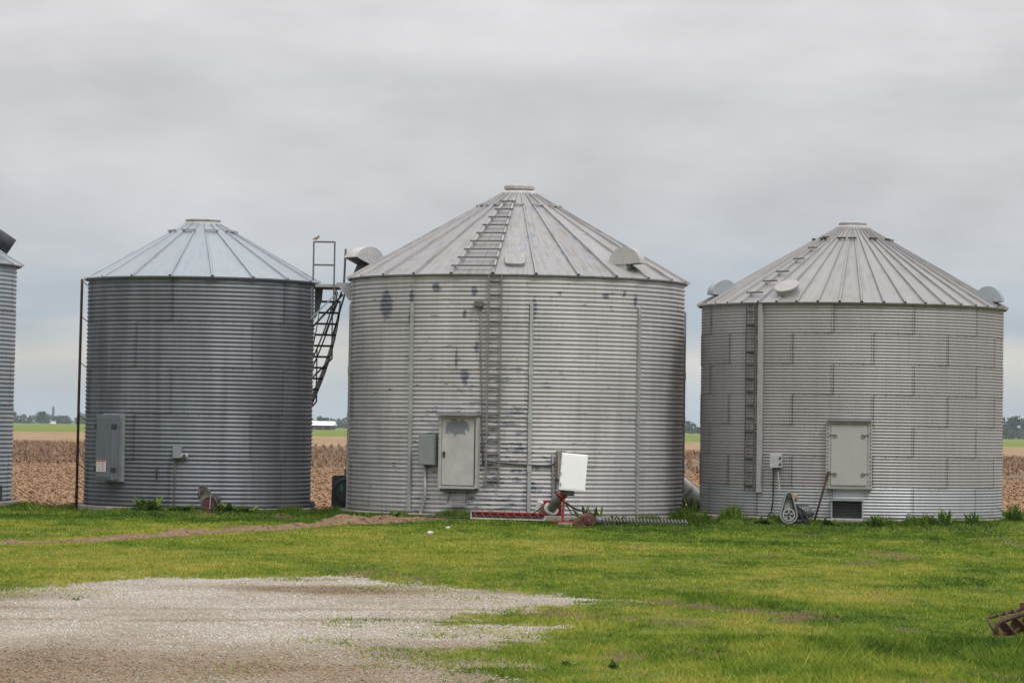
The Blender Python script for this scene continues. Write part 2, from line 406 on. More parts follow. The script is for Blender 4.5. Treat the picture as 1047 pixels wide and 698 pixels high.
soil_field('stalk_field', 166, 338, ((.09, .06, .042), (.155, .108, .076), (.23, .17, .12)), (1.2, .5), rows=2.2)
soil_field('tilled_field', 338, 650, ((.19, .125, .07), (.27, .185, .105), (.34, .25, .14)), (.35, .05))
soil_field('green_field', 650, 3050, ((.095, .135, .016), (.13, .175, .022), (.17, .22, .035)), (.05, .012))
gm, t, b = new_mat('ground_soil'); p = t.geo()
t.put(b.inputs['Base Color'], t.ramp(t.noise(p, .3, 5, .6), [(.35, (.07, .11, .025)), (.65, (.12, .14, .045))])); b.inputs['Roughness'].default_value = .95
g = MB().add([(-3050, -400, -.22), (3050, -400, -.22), (3050, 3060, -.22), (-3050, 3060, -.22)], [(0, 1, 2, 3)]).build('ground', gm); g['kind'] = 'structure'

lm, t, b = new_mat('lawn_soil'); p = t.geo()
gn = t.noise(p, 26, 5, .7); gn2 = t.noise(p, 1.1, 4, .6); gn3 = t.noise(p, 90, 2, .6)
grav = t.attr('gravel'); soil = t.attr('soil'); yel = t.attr('yellow')
gf = t.math('ADD', t.math('MULTIPLY', gn, .45), t.math('ADD', t.math('MULTIPLY', gn2, .35), t.math('MULTIPLY', gn3, .2)))
gcol = t.ramp(gf, [(.32, (.15, .105, .07)), (.46, (.27, .22, .16)), (.6, (.40, .36, .30)), (.75, (.52, .485, .425))])
gcol = t.mix(t.math('MULTIPLY', t.attr('brown'), .95), gcol, t.ramp(gn, [(.35, (.15, .095, .05)), (.65, (.30, .215, .13))]))
grass = t.mix(yel, t.ramp(gn, [(.35, (.05, .085, .012)), (.65, (.10, .145, .02))]), t.ramp(gn, [(.35, (.10, .115, .022)), (.65, (.18, .18, .04))]))
scol = t.ramp(gn, [(.35, (.06, .036, .02)), (.65, (.16, .10, .055))])
c = t.mix(soil, grass, scol); c = t.mix(grav, c, gcol)
t.put(b.inputs['Base Color'], c); b.inputs['Roughness'].default_value = .95; b.inputs['Specular IOR Level'].default_value = .2
t.put(b.inputs['Normal'], t.bump(gn, .6, .03))
xs = np.concatenate([np.arange(-30, -15, .5), np.arange(-15, 15, .14), np.arange(15, 30.1, .5)]); ys = np.concatenate([np.arange(12, 24, .6), np.arange(24, 81.01, .14)])
X, Y = np.meshgrid(xs, ys); Z = ground_z(X, Y)
nx, ny = len(xs), len(ys); idx = np.arange(nx * ny).reshape(ny, nx)
faces = np.stack([idx[:-1, :-1], idx[:-1, 1:], idx[1:, 1:], idx[1:, :-1]], -1).reshape(-1, 4)
def brown_mask(x, y):
    n = fbm(x * .5, y * .35, 55, 4)
    band = sstep(-y - .35 * np.abs(x + 1.5), -35.0, -31.2) * .75 + np.exp(-(((x + 2.6) / 1.5) ** 2 + ((y - 42.8) / .8) ** 2)) * 1.2 + np.exp(-(((x + 6.6) / 1.0) ** 2 + ((y - 38.5) / 2.2) ** 2)) * .7
    band = band + np.exp(-(((x - .1) / .9) ** 2 + ((y - 37.2) / .8) ** 2)) * .8
    tr = np.sin(x * .45 + .6) * .5    # two packed wheel tracks curving across the gravel
    band = band + .45 * (np.exp(-((y - 38.6 - tr - .1 * x) / .28) ** 2) + np.exp(-((y - 36.4 - tr - .1 * x) / .28) ** 2))
    return np.clip(band + (n - .5) * 1.3, 0, 1)
raw('lawn', np.stack([X, Y, Z], -1).reshape(-1, 3), faces, lm, 'structure',
    dict(gravel=gravel_mask(X, Y), soil=soil_mask(X, Y), yellow=yellow(X, Y), brown=brown_mask(X, Y)), smooth=True)

# grass blades
def blade_mat(name, c0, c1, c2):
    m, t, b = new_mat(name); a = t.attr('tint')
    t.put(b.inputs['Base Color'], t.ramp(a, [(0, c0), (.45, c1), (1, c2)]))
    b.inputs['Roughness'].default_value = .75; b.inputs['Specular IOR Level'].default_value = .15
    tr = t.n('ShaderNodeBsdfTranslucent'); t.put(tr.inputs[0], t.ramp(a, [(0, c0), (.45, c1), (1, c2)]))
    ms = t.n('ShaderNodeMixShader'); ms.inputs[0].default_value = .25
    out = m.node_tree.nodes['Material Output']
    t.nt.links.new(b.outputs[0], ms.inputs[1]); t.nt.links.new(tr.outputs[0], ms.inputs[2]); t.nt.links.new(ms.outputs[0], out.inputs[0])
    return m
BLADE = blade_mat('grass_blade', (.04, .09, .011), (.165, .25, .022), (.40, .36, .075))
def blades(x, y, z, h, w, tint, lean=1.5):
    n = len(x); a = rng.random(n) * 2 * np.pi; la = rng.random(n) * 2 * np.pi; ll = h * lean * (.2 + rng.random(n))
    bx, by = np.cos(a) * w / 2, np.sin(a) * w / 2
    v = np.empty((n, 3, 3)); v[:, 0] = np.stack([x - bx, y - by, z - .01], -1); v[:, 1] = np.stack([x + bx, y + by, z - .01], -1)
    v[:, 2] = np.stack([x + np.cos(la) * ll, y + np.sin(la) * ll, z + h], -1)
    return v.reshape(-1, 3), np.repeat(tint, 3)
V, T = [], []
for (ya, yb, dens, w0, h0) in ((24, 33, 1900, .012, .042), (33, 44, 1300, .015, .040), (44, 58, 800, .020, .040), (58, 70, 560, .028, .042), (70, 81, 460, .032, .055)):
    half = yb * .158 + 4.5; n = int(2 * half * (yb - ya) * dens)
    x = rng.uniform(-half, half, n); y = rng.uniform(ya, yb, n)
    inn_ = rng.random(n) < 1 - sstep(np.abs(x) - y * .158, 1.6, 4.4); x, y = x[inn_], y[inn_]; n = len(x)
    gmk = gravel_mask(x, y); s = soil_mask(x, y)
    sprig = sstep(fbm(x * 1.2, y * .8, 71, 3), .48, .72) * .5 * np.clip(sstep(-sdist(x, y, GRAVEL), -2.4, -.1) + .5 * sstep(-y, -34, -28) * sstep(x, -3.2, -.6), 0, 1)
    keep = rng.random(n) < np.maximum((1 - gmk) * (1 - .93 * s), sprig * gmk)
    x, y, gk = x[keep], y[keep], gmk[keep]; n = len(x)
    clump = fbm(x * 1.1, y * .8, 90, 4)
    tall = sstep(x, 1.0, 2.4) * sstep(-y, -34.2, -33.4)
    fringe = sstep(y, 74.5, 77.5)
    clumpr = np.exp(-(line_d(x, (y - 1.3) * .4, RUT * np.array([1, .4])) / .32) ** 2)
    h = h0 * .7 * (.5 + .9 * rng.random(n) + 1.6 * (rng.random(n) > .985)) * (.35 + 1.3 * clump) * (1 + .9 * tall + .9 * fringe * clump + 1.3 * clumpr)
    tint = np.clip(.44 * yellow(x, y) + .85 * (fbm(x * 1.1, y * .5, 61, 4) - .5) + .7 * (fbm(x * 5, y * 2.2, 63, 3) - .5) + .27 + rng.normal(0, .16, n) - .10 * tall - .18 * sstep(y, 64, 75) - .25 * clumpr, 0, 1)
    v_, t_ = blades(x, y, ground_z(x, y), h, w0 * (.7 + .6 * rng.random(n)), tint); V.append(v_); T.append(t_)
V = np.concatenate(V); T = np.concatenate(T)
raw('lawn_grass', V, np.arange(len(V)).reshape(-1, 3), BLADE, 'stuff', dict(tint=T))

# gravel stones
sm, t, b = new_mat('gravel_stone'); a = t.attr('tint')
t.put(b.inputs['Base Color'], t.ramp(a, [(0, (.085, .067, .046)), (.25, (.23, .18, .118)), (.6, (.40, .372, .318)), (1, (.60, .58, .54))])); b.inputs['Roughness'].default_value = .9
octv = np.array([(1, 0, 0), (-1, 0, 0), (0, 1, 0), (0, -1, 0), (0, 0, 1), (0, 0, -1)], float)
octf = np.array([(0, 2, 4), (2, 1, 4), (1, 3, 4), (3, 0, 4), (2, 0, 5), (1, 2, 5), (3, 1, 5), (0, 3, 5)])
V, Fc, T = [], [], []
n = 240000; x = rng.uniform(-8.5, 2.2, n); y = rng.uniform(24, 47.5, n)
keep = (np.abs(x) < y * .158 + .8) & (rng.random(n) < (.03 + .97 * gravel_mask(x, y)) * np.where(gravel_mask(x, y) > .03, 1, 0))
x, y = x[keep], y[keep]; n = len(x)
r_ = .004 + .013 * rng.random(n) ** 2.6; ang = rng.random(n) * 6.28; zs = .55 + .3 * rng.random(n); jit = rng.uniform(.7, 1.25, (n, 6, 1))
pv = octv[None] * jit * r_[:, None, None]; pv[:, :, 2] *= zs[:, None]
ca, sa = np.cos(ang)[:, None], np.sin(ang)[:, None]
px = pv[:, :, 0] * ca - pv[:, :, 1] * sa + x[:, None]; py = pv[:, :, 0] * sa + pv[:, :, 1] * ca + y[:, None]; pz = pv[:, :, 2] + (ground_z(x, y) + r_ * .25)[:, None]
bt = brown_mask(x, y)
tint = np.clip(.68 - .52 * bt + rng.normal(0, .11, n) + .5 * (fbm(x * .7, y * .5, 77) - .5), 0, 1)
raw('gravel', np.stack([px, py, pz], -1).reshape(-1, 3), (octf[None] + (np.arange(n) * 6)[:, None, None]).reshape(-1, 3), sm, 'stuff', dict(tint=np.repeat(tint, 6)))

# corn residue on the near field, standing stalks on the next one
rm, t, b = new_mat('corn_residue'); a = t.attr('tint')
t.put(b.inputs['Base Color'], t.ramp(a, [(0, (.15, .09, .05)), (.5, (.29, .18, .10)), (1, (.46, .34, .22))])); b.inputs['Roughness'].default_value = .9
def straw(n, x, y, z, L, w, tilt, tint, name):
    a = rng.random(n) * 6.28; el = tilt * rng.random(n)
    dx, dy, dz = np.cos(a) * np.cos(el) * L / 2, np.sin(a) * np.cos(el) * L / 2, np.sin(el) * L / 2
    nx_, ny_ = -np.sin(a) * w / 2, np.cos(a) * w / 2
    c = np.stack([x, y, z + np.abs(dz) + .01], -1); D = np.stack([dx, dy, dz], -1); N_ = np.stack([nx_, ny_, np.abs(ny_) * .8], -1)
    v = np.stack([c - D - N_, c + D - N_, c + D + N_, c - D + N_], 1).reshape(-1, 3)
    return raw(name, v, np.arange(len(v)).reshape(-1, 4), rm, 'stuff', dict(tint=np.repeat(tint, 4)))
n = 135000; y = 80.8 + (166 - 80.8) * rng.random(n) ** 1.2; x = rng.uniform(-1, 1, n) * (y * .162 + 4)
straw(n, x, y, np.full(n, -.07), .04 + .11 * rng.random(n) ** 1.5, .013 + .016 * rng.random(n), .5, np.clip(.46 + rng.normal(0, .16, n), 0, 1), 'corn_residue')
n = 42000; y = 166 + (338 - 166) * rng.random(n) ** 1.1; x = np.round(rng.uniform(-1, 1, n) * (y * .16) / .76) * .76 + rng.normal(0, .06, n) + np.sin(y * .03) * 2
straw(n, x, y, np.full(n, -.07), .14 + .22 * rng.random(n), .03 + .02 * rng.random(n), 1.5, np.clip(.20 + rng.normal(0, .12, n), 0, 1), 'standing_corn_stalks')

# ridge of heaped soil across the lawn
dm = plain('heaped_soil', (.20, .135, .085), .95, 0, .5, 14, .9, .1)
pts = np.array(RIDGE); seg = np.hypot(*np.diff(pts, axis=0).T); cum = np.concatenate([[0], np.cumsum(seg)]); S_ = np.arange(0, cum[-1], .09)
cx_ = np.interp(S_, cum, pts[:, 0]) + (fbm(S_ * .7, S_ * 0, 4) - .5) * .5; cy_ = np.interp(S_, cum, pts[:, 1]) + (fbm(S_ * .5, S_ * 0 + 9, 5) - .5) * .6
hh = np.interp(S_, [0, 4, 9, 12, 14.5, 17, 19, cum[-1]], [.02, .03, .05, .045, .06, .12, .16, .03]) * np.clip(2.6 * fbm(S_ * .9, S_ * 0 + 2, 6) - .45, .05, 2)
prof = np.linspace(-1, 1, 13); tx = np.gradient(cx_); ty = np.gradient(cy_); tl = np.hypot(tx, ty); nx_, ny_ = -ty / tl, tx / tl
wd = .30 + hh * 2.0
PX = cx_[:, None] + nx_[:, None] * prof * wd[:, None]; PY = cy_[:, None] + ny_[:, None] * prof * wd[:, None]
PZ = ground_z(PX, PY) - .03 + (1 - prof ** 2) * hh[:, None] * (.7 + .6 * fbm(PX * 5, PY * 5, 9)) + .03 * (1 - prof ** 2) + (fbm(PX * 9, PY * 9, 12) - .5) * .17 * (1 - prof ** 2)
i2 = np.arange(PX.size).reshape(PX.shape)
raw('soil_ridge', np.stack([PX, PY, PZ], -1).reshape(-1, 3), np.stack([i2[:-1, :-1], i2[:-1, 1:], i2[1:, 1:], i2[1:, :-1]], -1).reshape(-1, 4), dm, 'structure')

k = rng.integers(0, len(S_), 5200); q = np.clip(rng.normal(0, .5, 5200), -1.15, 1.15); jj = rng.random(5200)
kx = cx_[k] + nx_[k] * q * wd[k]; ky = cy_[k] + ny_[k] * q * wd[k]; kz = ground_z(kx, ky) - .03 + np.clip(1 - q ** 2, 0, 1) * (hh[k] + .02); kr = (.008 + .04 * jj ** 4) * np.where(hh[k] > .03, 1, .7)
pv = octv[None] * rng.uniform(.6, 1.3, (5200, 6, 1)) * kr[:, None, None]
raw('soil_clods', (pv + np.stack([kx, ky, kz], -1)[:, None]).reshape(-1, 3), (octf[None] + (np.arange(5200) * 6)[:, None, None]).reshape(-1, 3), dm, 'stuff')

# ------------------------------------------------------------------ grain bins
def make_bin(name, c, Rb, label):
    t_ = Vector((-c[0], -c[1])).normalized(); th = math.atan2(t_.x, -t_.y)      # local -Y looks at the yard
    return empty(name, (c[0], c[1], 0), th, label=label, cat='grain bin')
def P(r, phi, z): a = R(phi); return Vector((r * math.sin(a), -r * math.cos(a), z))
def frame(phi):   # right, outward, up at that angle
    a = R(phi); return Vector((math.cos(a), math.sin(a), 0)), Vector((math.sin(a), -math.cos(a), 0)), Vector((0, 0, 1))
def panels(root, Rb, z0, z1, rings, ncorr, amp, npan, offs, mat_, segv=6, mats=None):
    Hh = (z1 - z0) / rings; dth = 2 * math.pi / npan; lap = .06 / Rb; na = max(6, int(round(dth * Rb / .22)))
    nv = ncorr * segv; vs = []; fs = []; uvs = []
    for j in range(nv + 1):
        zc = Hh * j / nv; rw = Rb - amp * math.cos(2 * math.pi * j / segv)
        for i in range(na + 1):
            a = -dth / 2 + (dth + lap) * i / na; r_ = rw + .011 * max(0, (i / na - .5) * 2)
            vs.append((r_ * math.sin(a), -r_ * math.cos(a), zc)); uvs.append((i / na, j / nv))
    for j in range(nv):
        for i in range(na): k = j * (na + 1) + i; fs.append((k, k + 1, k + na + 2, k + na + 1))
    me = bpy.data.meshes.new('wall_panel'); me.from_pydata(vs, [], fs)
    ul = me.uv_layers.new(name='UVMap')
    for l in me.loops: ul.data[l.index].uv = uvs[l.vertex_index]
    for p in me.polygons: p.use_smooth = True
    me.update()
    mes = {}
    for k in range(rings):
        mm = (mats or {}).get(k, mat_)
        if mm.name not in mes: m2 = me.copy(); m2.materials.append(mm); mes[mm.name] = m2
        for q in range(npan):
            phi = offs[k % len(offs)] + math.degrees(dth) * (q + .5)
            link('wall_panel', mes[mm.name], None, root, (0, 0, z0 + Hh * k), R(phi))
    return Hh
def bolts(root, Rb, z0, Hh, rings, npan, offs, ncorr, amp, m, nh, r=.017):
    b_ = MB()
    def one(phi, z, rad):
        ex, ou, up = frame(phi); c = P(rad, phi, z)
        b_.add([c + ex * r, c + up * r, c - ex * r, c - up * r, c + ou * r * .9], [(0, 1, 4), (1, 2, 4), (2, 3, 4), (3, 0, 4)])
    for k in range(rings + 1):
        for i in range(nh):
            if k < rings or True: one(360 * i / nh, z0 + Hh * k + .015 * (1 if k == 0 else -1), Rb - amp * .4)
    for k in range(rings):
        for q in range(npan):
            for j in range(ncorr):
                one(offs[k % len(offs)] + 360 / npan * q, z0 + Hh * (k + (j + .5) / ncorr), Rb + amp + .010)
    o = b_.build('bolt_rows', m, root, fix=False); o['kind'] = 'stuff'
def roof(root, Re, ze, npan, off, m, cap_r, cap_h, mcap, Ri=.40, rib_w=.05, rib_h=.045, ribm=None, ring=None):
    sl = .577; dth = 360 / npan; L = (Re - Ri) / math.cos(math.atan(sl)); al = math.atan(sl)
    # panel space: x across, y up the slope, z out of the sheet; origin at the eave
    we = Re * math.tan(R(dth) / 2); wi = Ri * math.tan(R(dth) / 2); b_ = MB(); ns = 8
    vs = []; fs = []
    for i in range(ns + 1):
        f = i / ns; w = we + (wi - we) * f; y = L * f
        vs += [(-w, y, 0), (0, y, .004), (w, y, 0)]
    for i in range(ns): k = i * 3; fs += [(k, k + 1, k + 4, k + 3), (k + 1, k + 2, k + 5, k + 4)]
    k = len(vs); vs += [(-we, -.002, -.035), (0, -.002, -.035), (we, -.002, -.035)]; fs += [(k, k + 1, 1, 0), (k + 1, k + 2, 2, 1)]
    # folded rib along the right edge, open underneath and at the eave
    k = len(vs)
    for i in range(ns + 1):
        f = i / ns; w = we + (wi - we) * f; y = L * f - (.012 if i == 0 else 0); q = rib_w * (1 - .55 * f); h = rib_h * (1 - .4 * f)
        vs += [(w - q * .62, y, 0.0), (w - q * .38, y, h), (w + q * .38, y, h), (w + q * .62, y, 0.0)]
    for i in range(ns):
        a = k + i * 4; fs += [(a, a + 1, a + 5, a + 4), (a + 1, a + 2, a + 6, a + 5), (a + 2, a + 3, a + 7, a + 6)]
    me = bpy.data.meshes.new('roof_panel'); me.from_pydata(vs, [], fs); me.update()
    b2 = bmesh.new(); b2.from_mesh(me); b2.normal_update()
    b2.to_mesh(me); b2.free(); me.materials.append(m)
    for q in range(npan):
        phi = off + dth * (q + .5); a = R(phi)
        o = link('roof_panel', me, None, root)
        o.rotation_mode = 'XYZ'
        ex = Vector((math.cos(a), math.sin(a), 0)); inn = Vector((-math.sin(a), math.cos(a), 0))
        ey = (inn * math.cos(al) + Vector((0, 0, 1)) * math.sin(al)); ez = ex.cross(ey)
        M = Matrix((ex, ey, ez)).transposed()
        o.rotation_euler = M.to_euler(); o.location = P(Re / math.cos(R(dth) / 2) * math.cos(R(dth) / 2), phi, ze)
    zi = ze + (Re - Ri) * sl
    c_ = MB().lathe([(Ri + .06, zi - .03), (Ri + .05, zi + .02), (Ri - .02, zi + .07), (cap_r * .92, zi + .075), (cap_r * .92, zi + cap_h * .55)], n=40)
    collar = c_.build('roof_collar', mcap, root, smooth=False)
    MB().lathe([(0, zi + cap_h * .5), (cap_r + .02, zi + cap_h * .5), (cap_r + .025, zi + cap_h * .8), (cap_r, zi + cap_h * .95), (cap_r * .5, zi + cap_h * 1.05), (0, zi + cap_h * 1.1)], n=40).build('roof_cap', mcap, root)
    if ring:   # tie bars across alternate panels near the peak
        rr_, every, mm = ring
        for q in range(0, npan, every):
            phi = off + dth * (q + .5); ex, ou, up = frame(phi); w = rr_ * math.tan(R(dth) / 2) + .04; z = ze + (Re - rr_) * sl + .055
            MB().box((0, 0, 0), (2 * w, .05, .035)).build('tie_bar', mm, root)
            o = root.children[-1] if False else bpy.data.objects[col.objects[-1].name]
            o.location = P(rr_, phi, z); o.rotation_euler.z = a = R(phi)
    return zi
def vent(root, phi, r, z, W_, D_, Hh_, m, yaw=None, tilt=0.0, inner=None):
    """quarter-round hood: flat half-moon cheeks, bent top sheet, open underneath and towards the eave"""
    c = P(r, phi, z); n = 14; ex, ou, up = frame(phi if yaw is None else yaw)
    ou, up = ou * math.cos(R(tilt)) + up * math.sin(R(tilt)), up * math.cos(R(tilt)) - ou * math.sin(R(tilt))
    prof = [(-D_ / 2 * math.cos(math.pi * i / n), Hh_ * math.sin(math.pi * i / n)) for i in range(n + 1)]
    vs = []; fs = []
    for s in (-1, 1): vs += [c + ex * s * W_ / 2 + ou * p[0] + up * p[1] for p in prof]
    k = n + 1
    for i in range(n): fs.append((i, i + 1, k + i + 1, k + i))
    hood = MB().add(vs, fs).build('roof_vent', m, root, smooth=True)
    for s in (-1, 1):
        MB().prism(prof, c + ex * (s * (W_ / 2 - .008) - .006), ou, up, ex * .012).build('vent_cheek', m, hood)
    MB().box(c - ou * D_ * .17 + up * -.13, (W_ * .86, D_ * .42, .30), Matrix((ex, ou, up)).transposed()).build('vent_neck', inner or m, hood)
    return hood
def wallbox(root, name, Rb, phi, z0, z1, w, d0, d1, m, bev=.0, parent=None):
    ex, ou, up = frame(phi); Mx = Matrix((ex, -ou, up)).transposed()
    c = P(Rb + (d0 + d1) / 2, phi, (z0 + z1) / 2)
    return MB().box(c, (w, d1 - d0, z1 - z0), Mx, bev).build(name, m, parent or root)
def pad(c, rad, z0, z1, name='concrete_pad'):
    b_ = MB(); prof = [(rad, z0), (rad + .01, z1 - .02), (rad - .02, z1), (.01, z1)]
    b_.lathe(prof, (c[0], c[1], 0), n=72); o = b_.build(name, CONC); o['kind'] = 'structure'; return o
def pipe(root, name, Rb, pts, r, m, off=.03):
    return MB().tube([P(Rb + off + (p[2] if len(p) > 2 else 0), p[0], p[1]) for p in pts], r, 8).build(name, m, root, smooth=True)

# ================= left bin
LC = (-7.411, 79.424); LR = 2.69
LB = make_bin('grain_bin', LC, LR, 'small dark galvanised grain bin with the bright smooth roof and a side stair')
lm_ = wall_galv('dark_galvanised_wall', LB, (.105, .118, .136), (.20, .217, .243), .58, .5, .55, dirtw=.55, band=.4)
loffs = (-15, 25.6)
LH = panels(LB, LR, .1, 5.465, 5, 11, .0125, 6, loffs, lm_)
bolts(LB, LR, .1, LH, 5, 6, loffs, 11, .0125, plain('dark_bolt', (.03, .03, .032), .6), 66)
lr_ = roof_mat('bright_roof_sheet', LB, (.255, .29, .32), (.335, .37, .405), .5, .45, (.22, .245, .27), .35)
roof(LB, 2.77, 5.44, 18, 5, lr_, .40, .13, plain('roof_cap_metal', (.42, .43, .43), .5, .4), ring=(.80, 2, GALV), rib_w=.06)
pad(LC, LR + .13, -.3, .095)
CABP = plain('cabinet_paint', (.115, .135, .155), .5, .15, .15, 4)
cab = wallbox(LB, 'electric_cabinet', LR, -47, .70, 2.22, .58, .0, .30, CABP, .02)
wallbox(LB, 'cabinet_back', LR, -45.8, .67, 2.25, .64, -.02, .09, GALV, 0, cab)
ex, ou, up = frame(-47); Mx = Matrix((ex, -ou, up)).transposed()
MB().box(P(LR + .305, -47, 1.46), (.48, .02, 1.40), Mx, .012).build('cabinet_door', CABP, cab)
for s in (-1, 1):
    for z in (.95, 1.95):
        MB().box(P(LR + .25, -47, z) + ex * s * .295, (.045, .14, .10), Mx, .008).build('cabinet_latch', DARKSTEEL, cab)
for i in range(9): MB().box(P(LR + .318, -47, 1.30 + .06 * i) + ex * (.02 + .012 * math.sin(i * 2.1)), (.05, .006, .035), Mx).build('embossed_mark', CABP, cab)
lbl = MB().box(P(LR + .318, -47, 1.03) - ex * .06, (.32, .006, .27), Mx).build('warning_label', plain('label_white', (.58, .55, .54), .6, 0, .08), cab)
MB().box(P(LR + .323, -47, 1.145) - ex * .06, (.30, .004, .035), Mx).build('label_heading', plain('label_red', (.42, .09, .09), .6, 0, .2), lbl)
b_ = MB()
for i in range(6):
    for s in (-1, 1): b_.box(P(LR + .323, -47, 1.10 - .034 * i) - ex * (.06 - s * .072), (.115 - .02 * ((i * 3 + s) % 3), .003, .012), Mx)
b_.box(P(LR + .323, -47, 1.02) - ex * .06, (.008, .003, .20), Mx)
o = b_.build('label_print', plain('label_ink', (.33, .22, .22), .7, 0, .2), lbl); o['kind'] = 'stuff'
sb = wallbox(LB, 'junction_box', LR, -10, 1.24, 1.50, .20, .0, .14, GREYPAINT, .01)
wallbox(LB, 'conduit_fitting', LR, -6.6, 1.27, 1.35, .16, .04, .12, PALEMETAL, .015, sb)
wallbox(LB, 'fitting_mouth', LR, -6.6, 1.285, 1.335, .07, .105, .13, BLACK, 0, sb)
pipe(LB, 'conduit', LR, [(-11.2, 1.24), (-11.2, .8), (-11.3, .3), (-11.3, .05)], .014, plain('rusty_conduit', (.10, .085, .075), .7), .03)
wallbox(LB, 'wall_bracket', LR, -20.5, .72, .98, .03, .0, .03, DARKSTEEL)
pipe(LB, 'conduit_clip', LR, [(-61, 1.05), (-60, 1.05)], .03, PALEMETAL, .03)
MB().tube([P(LR + .02, 42, .16), P(LR + .02, 42, .05)], .06, 8).build('drain_fitting', DARKSTEEL, LB)
MB().box(P(LR + .12, 74, .17), (.13, .13, .15)).build('anchor_bracket', DARKSTEEL, LB)

# spiral stair on the side of the left bin
gr_ = plain('stair_steel', (.06, .062, .066), .55, .5, .3, 6)
n_st = 19; phs = [95 + 3.35 * k for k in range(n_st)]; zs_ = [5.02 - .262 * k for k in range(n_st)]
ri, ro = LR + .17, LR + .66
b_ = MB()
for (rad) in (ri, ro):
    for k in range(n_st - 1):
        p, q = P(rad, phs[k], zs_[k] - .02), P(rad, phs[k + 1], zs_[k + 1] - .02)
        b_.bar(p, q, .012 if rad == ri else .02, .17 if rad == ro else .05)
st = b_.build('staircase', plain('stair_stringer', (.24, .25, .26), .5, .5, .2, 5), LB)
for k in range(n_st):
    b_ = MB(); b_.box(P((ri + ro) / 2, phs[k], zs_[k]), (ro - ri, .20, .045), Matrix((frame(phs[k])[1], frame(phs[k])[0], frame(phs[k])[2])).transposed()); b_.build('tread', gr_, st)
for (dr, dz) in ((0, 1.0), (0, .78)):
    b_ = MB(); b_.tube([P(ro - dr, phs[k], zs_[k] + dz) for k in range(2, n_st)], .018, 6); b_.build('stair_handrail', gr_, st)
for k in range(4, n_st, 4): MB().tube([P(ro, phs[k], zs_[k]), P(ro, phs[k], zs_[k] + 1.0)], .016, 6).build('rail_post', gr_, st)
for k in (4, 8):
    MB().tube([P(ro + .01, phs[k], zs_[k] + .05), P(ro + .01, phs[k], zs_[k] - .30), P(LR + .02, phs[k], zs_[k] - .92)], .022, 6).build('stair_brace', gr_, st)
# platform
ex, ou, up = frame(84)
pl = MB().prism([(LR + .02, -.30), (LR + .72, -.30), (LR + .80, .0), (LR + .72, .42), (LR + .02, .42)], (0, 0, 5.30), ou, ex, up * .10).build('stair_platform', gr_, LB)
def gp(s, d_, z): return ou * (LR + s) + ex * d_ + up * z
MB().bar(gp(.05, -.33, 5.37), gp(.62, -.33, 5.37),   .03, .07).build('toe_board', GALV, pl)
gsteel = plain('rail_steel', (.14, .145, .15), .5, .5, .25, 6)
for s in (.0, .50): MB().bar(gp(s, -.33, 5.0 if s else 4.5), gp(s, -.33, 6.42), .04, .04).build('rail_post', gsteel, pl)
for z in (6.41, 5.86): MB().bar(gp(-.0, -.33, z), gp(.50, -.33, z), .04, .04).build('guard_rail', gsteel, pl)
MB().bar(gp(.70, .2, 5.3), gp(.73, .2, 6.28), .05, .07).build('leaning_post', gsteel, pl)
MB().bar(gp(.52, -.34, 5.14), gp(-.16, -.40, 4.45), .035, .035).build('platform_brace', GALV, pl)
MB().bar(gp(.70, -.05, 5.18), gp(.0, -.05, 4.40), .045, .045).build('platform_brace', gr_, pl)
MB().bar(gp(.75, .1, 5.25), gp(.45, .3, 4.2), .03, .03).build('platform_brace', gr_, pl)
MB().bar(gp(.66, .1, 5.25), gp(.25, .3, 4.2), .03, .03).build('platform_brace', gr_, pl)
MB().prism([(-.25, 4.48), (-.02, 4.62), (-.02, 5.36), (-.25, 5.34)], ex * -.42, ou * 1.0 if False else ou, up, ex * .03).build('gusset_plate', GALV, pl).location = ou * LR
MB().prism([(.03, 4.55), (.10, 4.70), (.20, 5.0), (.22, 5.30), (.03, 5.30)], ex * -.1, ou, up, ex * .03).build('gusset_plate', gr_, pl).location = ou * LR

# ================= middle bin
MC = (.156, 78.947); MR = 3.96
MBn = make_bin('grain_bin', MC, MR, 'largest grain bin, off-white paint flaking off, white shield box at its foot')
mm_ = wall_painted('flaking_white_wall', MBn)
moffs = (43, 26.8)
MH = panels(MBn, MR, .1, 5.498, 5, 11, .0155, 9, moffs, mm_)
bolts(MBn, MR, .1, MH, 5, 9, moffs, 11, .0155, plain('grey_bolt', (.16, .155, .15), .6), 96, .014)
mr_ = roof_mat('weathered_painted_roof', MBn, (.19, .185, .186), (.36, .352, .353), .6, .1, (.165, .195, .25), .9)
mcap = plain('old_white_paint', (.40, .39, .38), .65, .1, .3, 8)
roof(MBn, 4.03, 5.52, 26, -8, mr_, .34, .22, mcap, ring=(1.0, 2, mcap), rib_w=.065, rib_h=.055)
pad(MC, MR + .17, -.3, .095)
stm = plain('stiffener_metal', (.34, .36, .345), .5, .3, .2, 4)
for ph, zt in ((-81, 4.9), (-37, 4.9), (4.6, 4.88), (44.4, 4.84), (86, 4.85), (126, 4.85), (166, 4.85), (-125, 4.85)):
    s_ = wallbox(MBn, 'stiffener', MR, ph, .12, zt, .075, -.005, .055, stm)
    for zc in (1.16, 2.26, 3.34): wallbox(MBn, 'splice_plate', MR, ph, zc - .09, zc + .09, .10, .0, .064, stm, 0, s_)
# wall ladder
b_ = MB()
ladm = plain('ladder_steel', (.18, .176, .17), .55, .4, .2, 5)
for ph in (-9.3, -5.2):
    b_.bar(P(MR + .07, ph, .72), P(MR + .07, ph, 5.5), .035, .035)
lad = b_.build('wall_ladder', ladm, MBn)
for k in range(16): MB().tube([P(MR + .07, -9.3, .85 + .3 * k), P(MR + .07, -5.2, .85 + .3 * k)], .02, 6).build('rung', plain('rung_dark', (.12, .117, .113), .6, .3), lad)
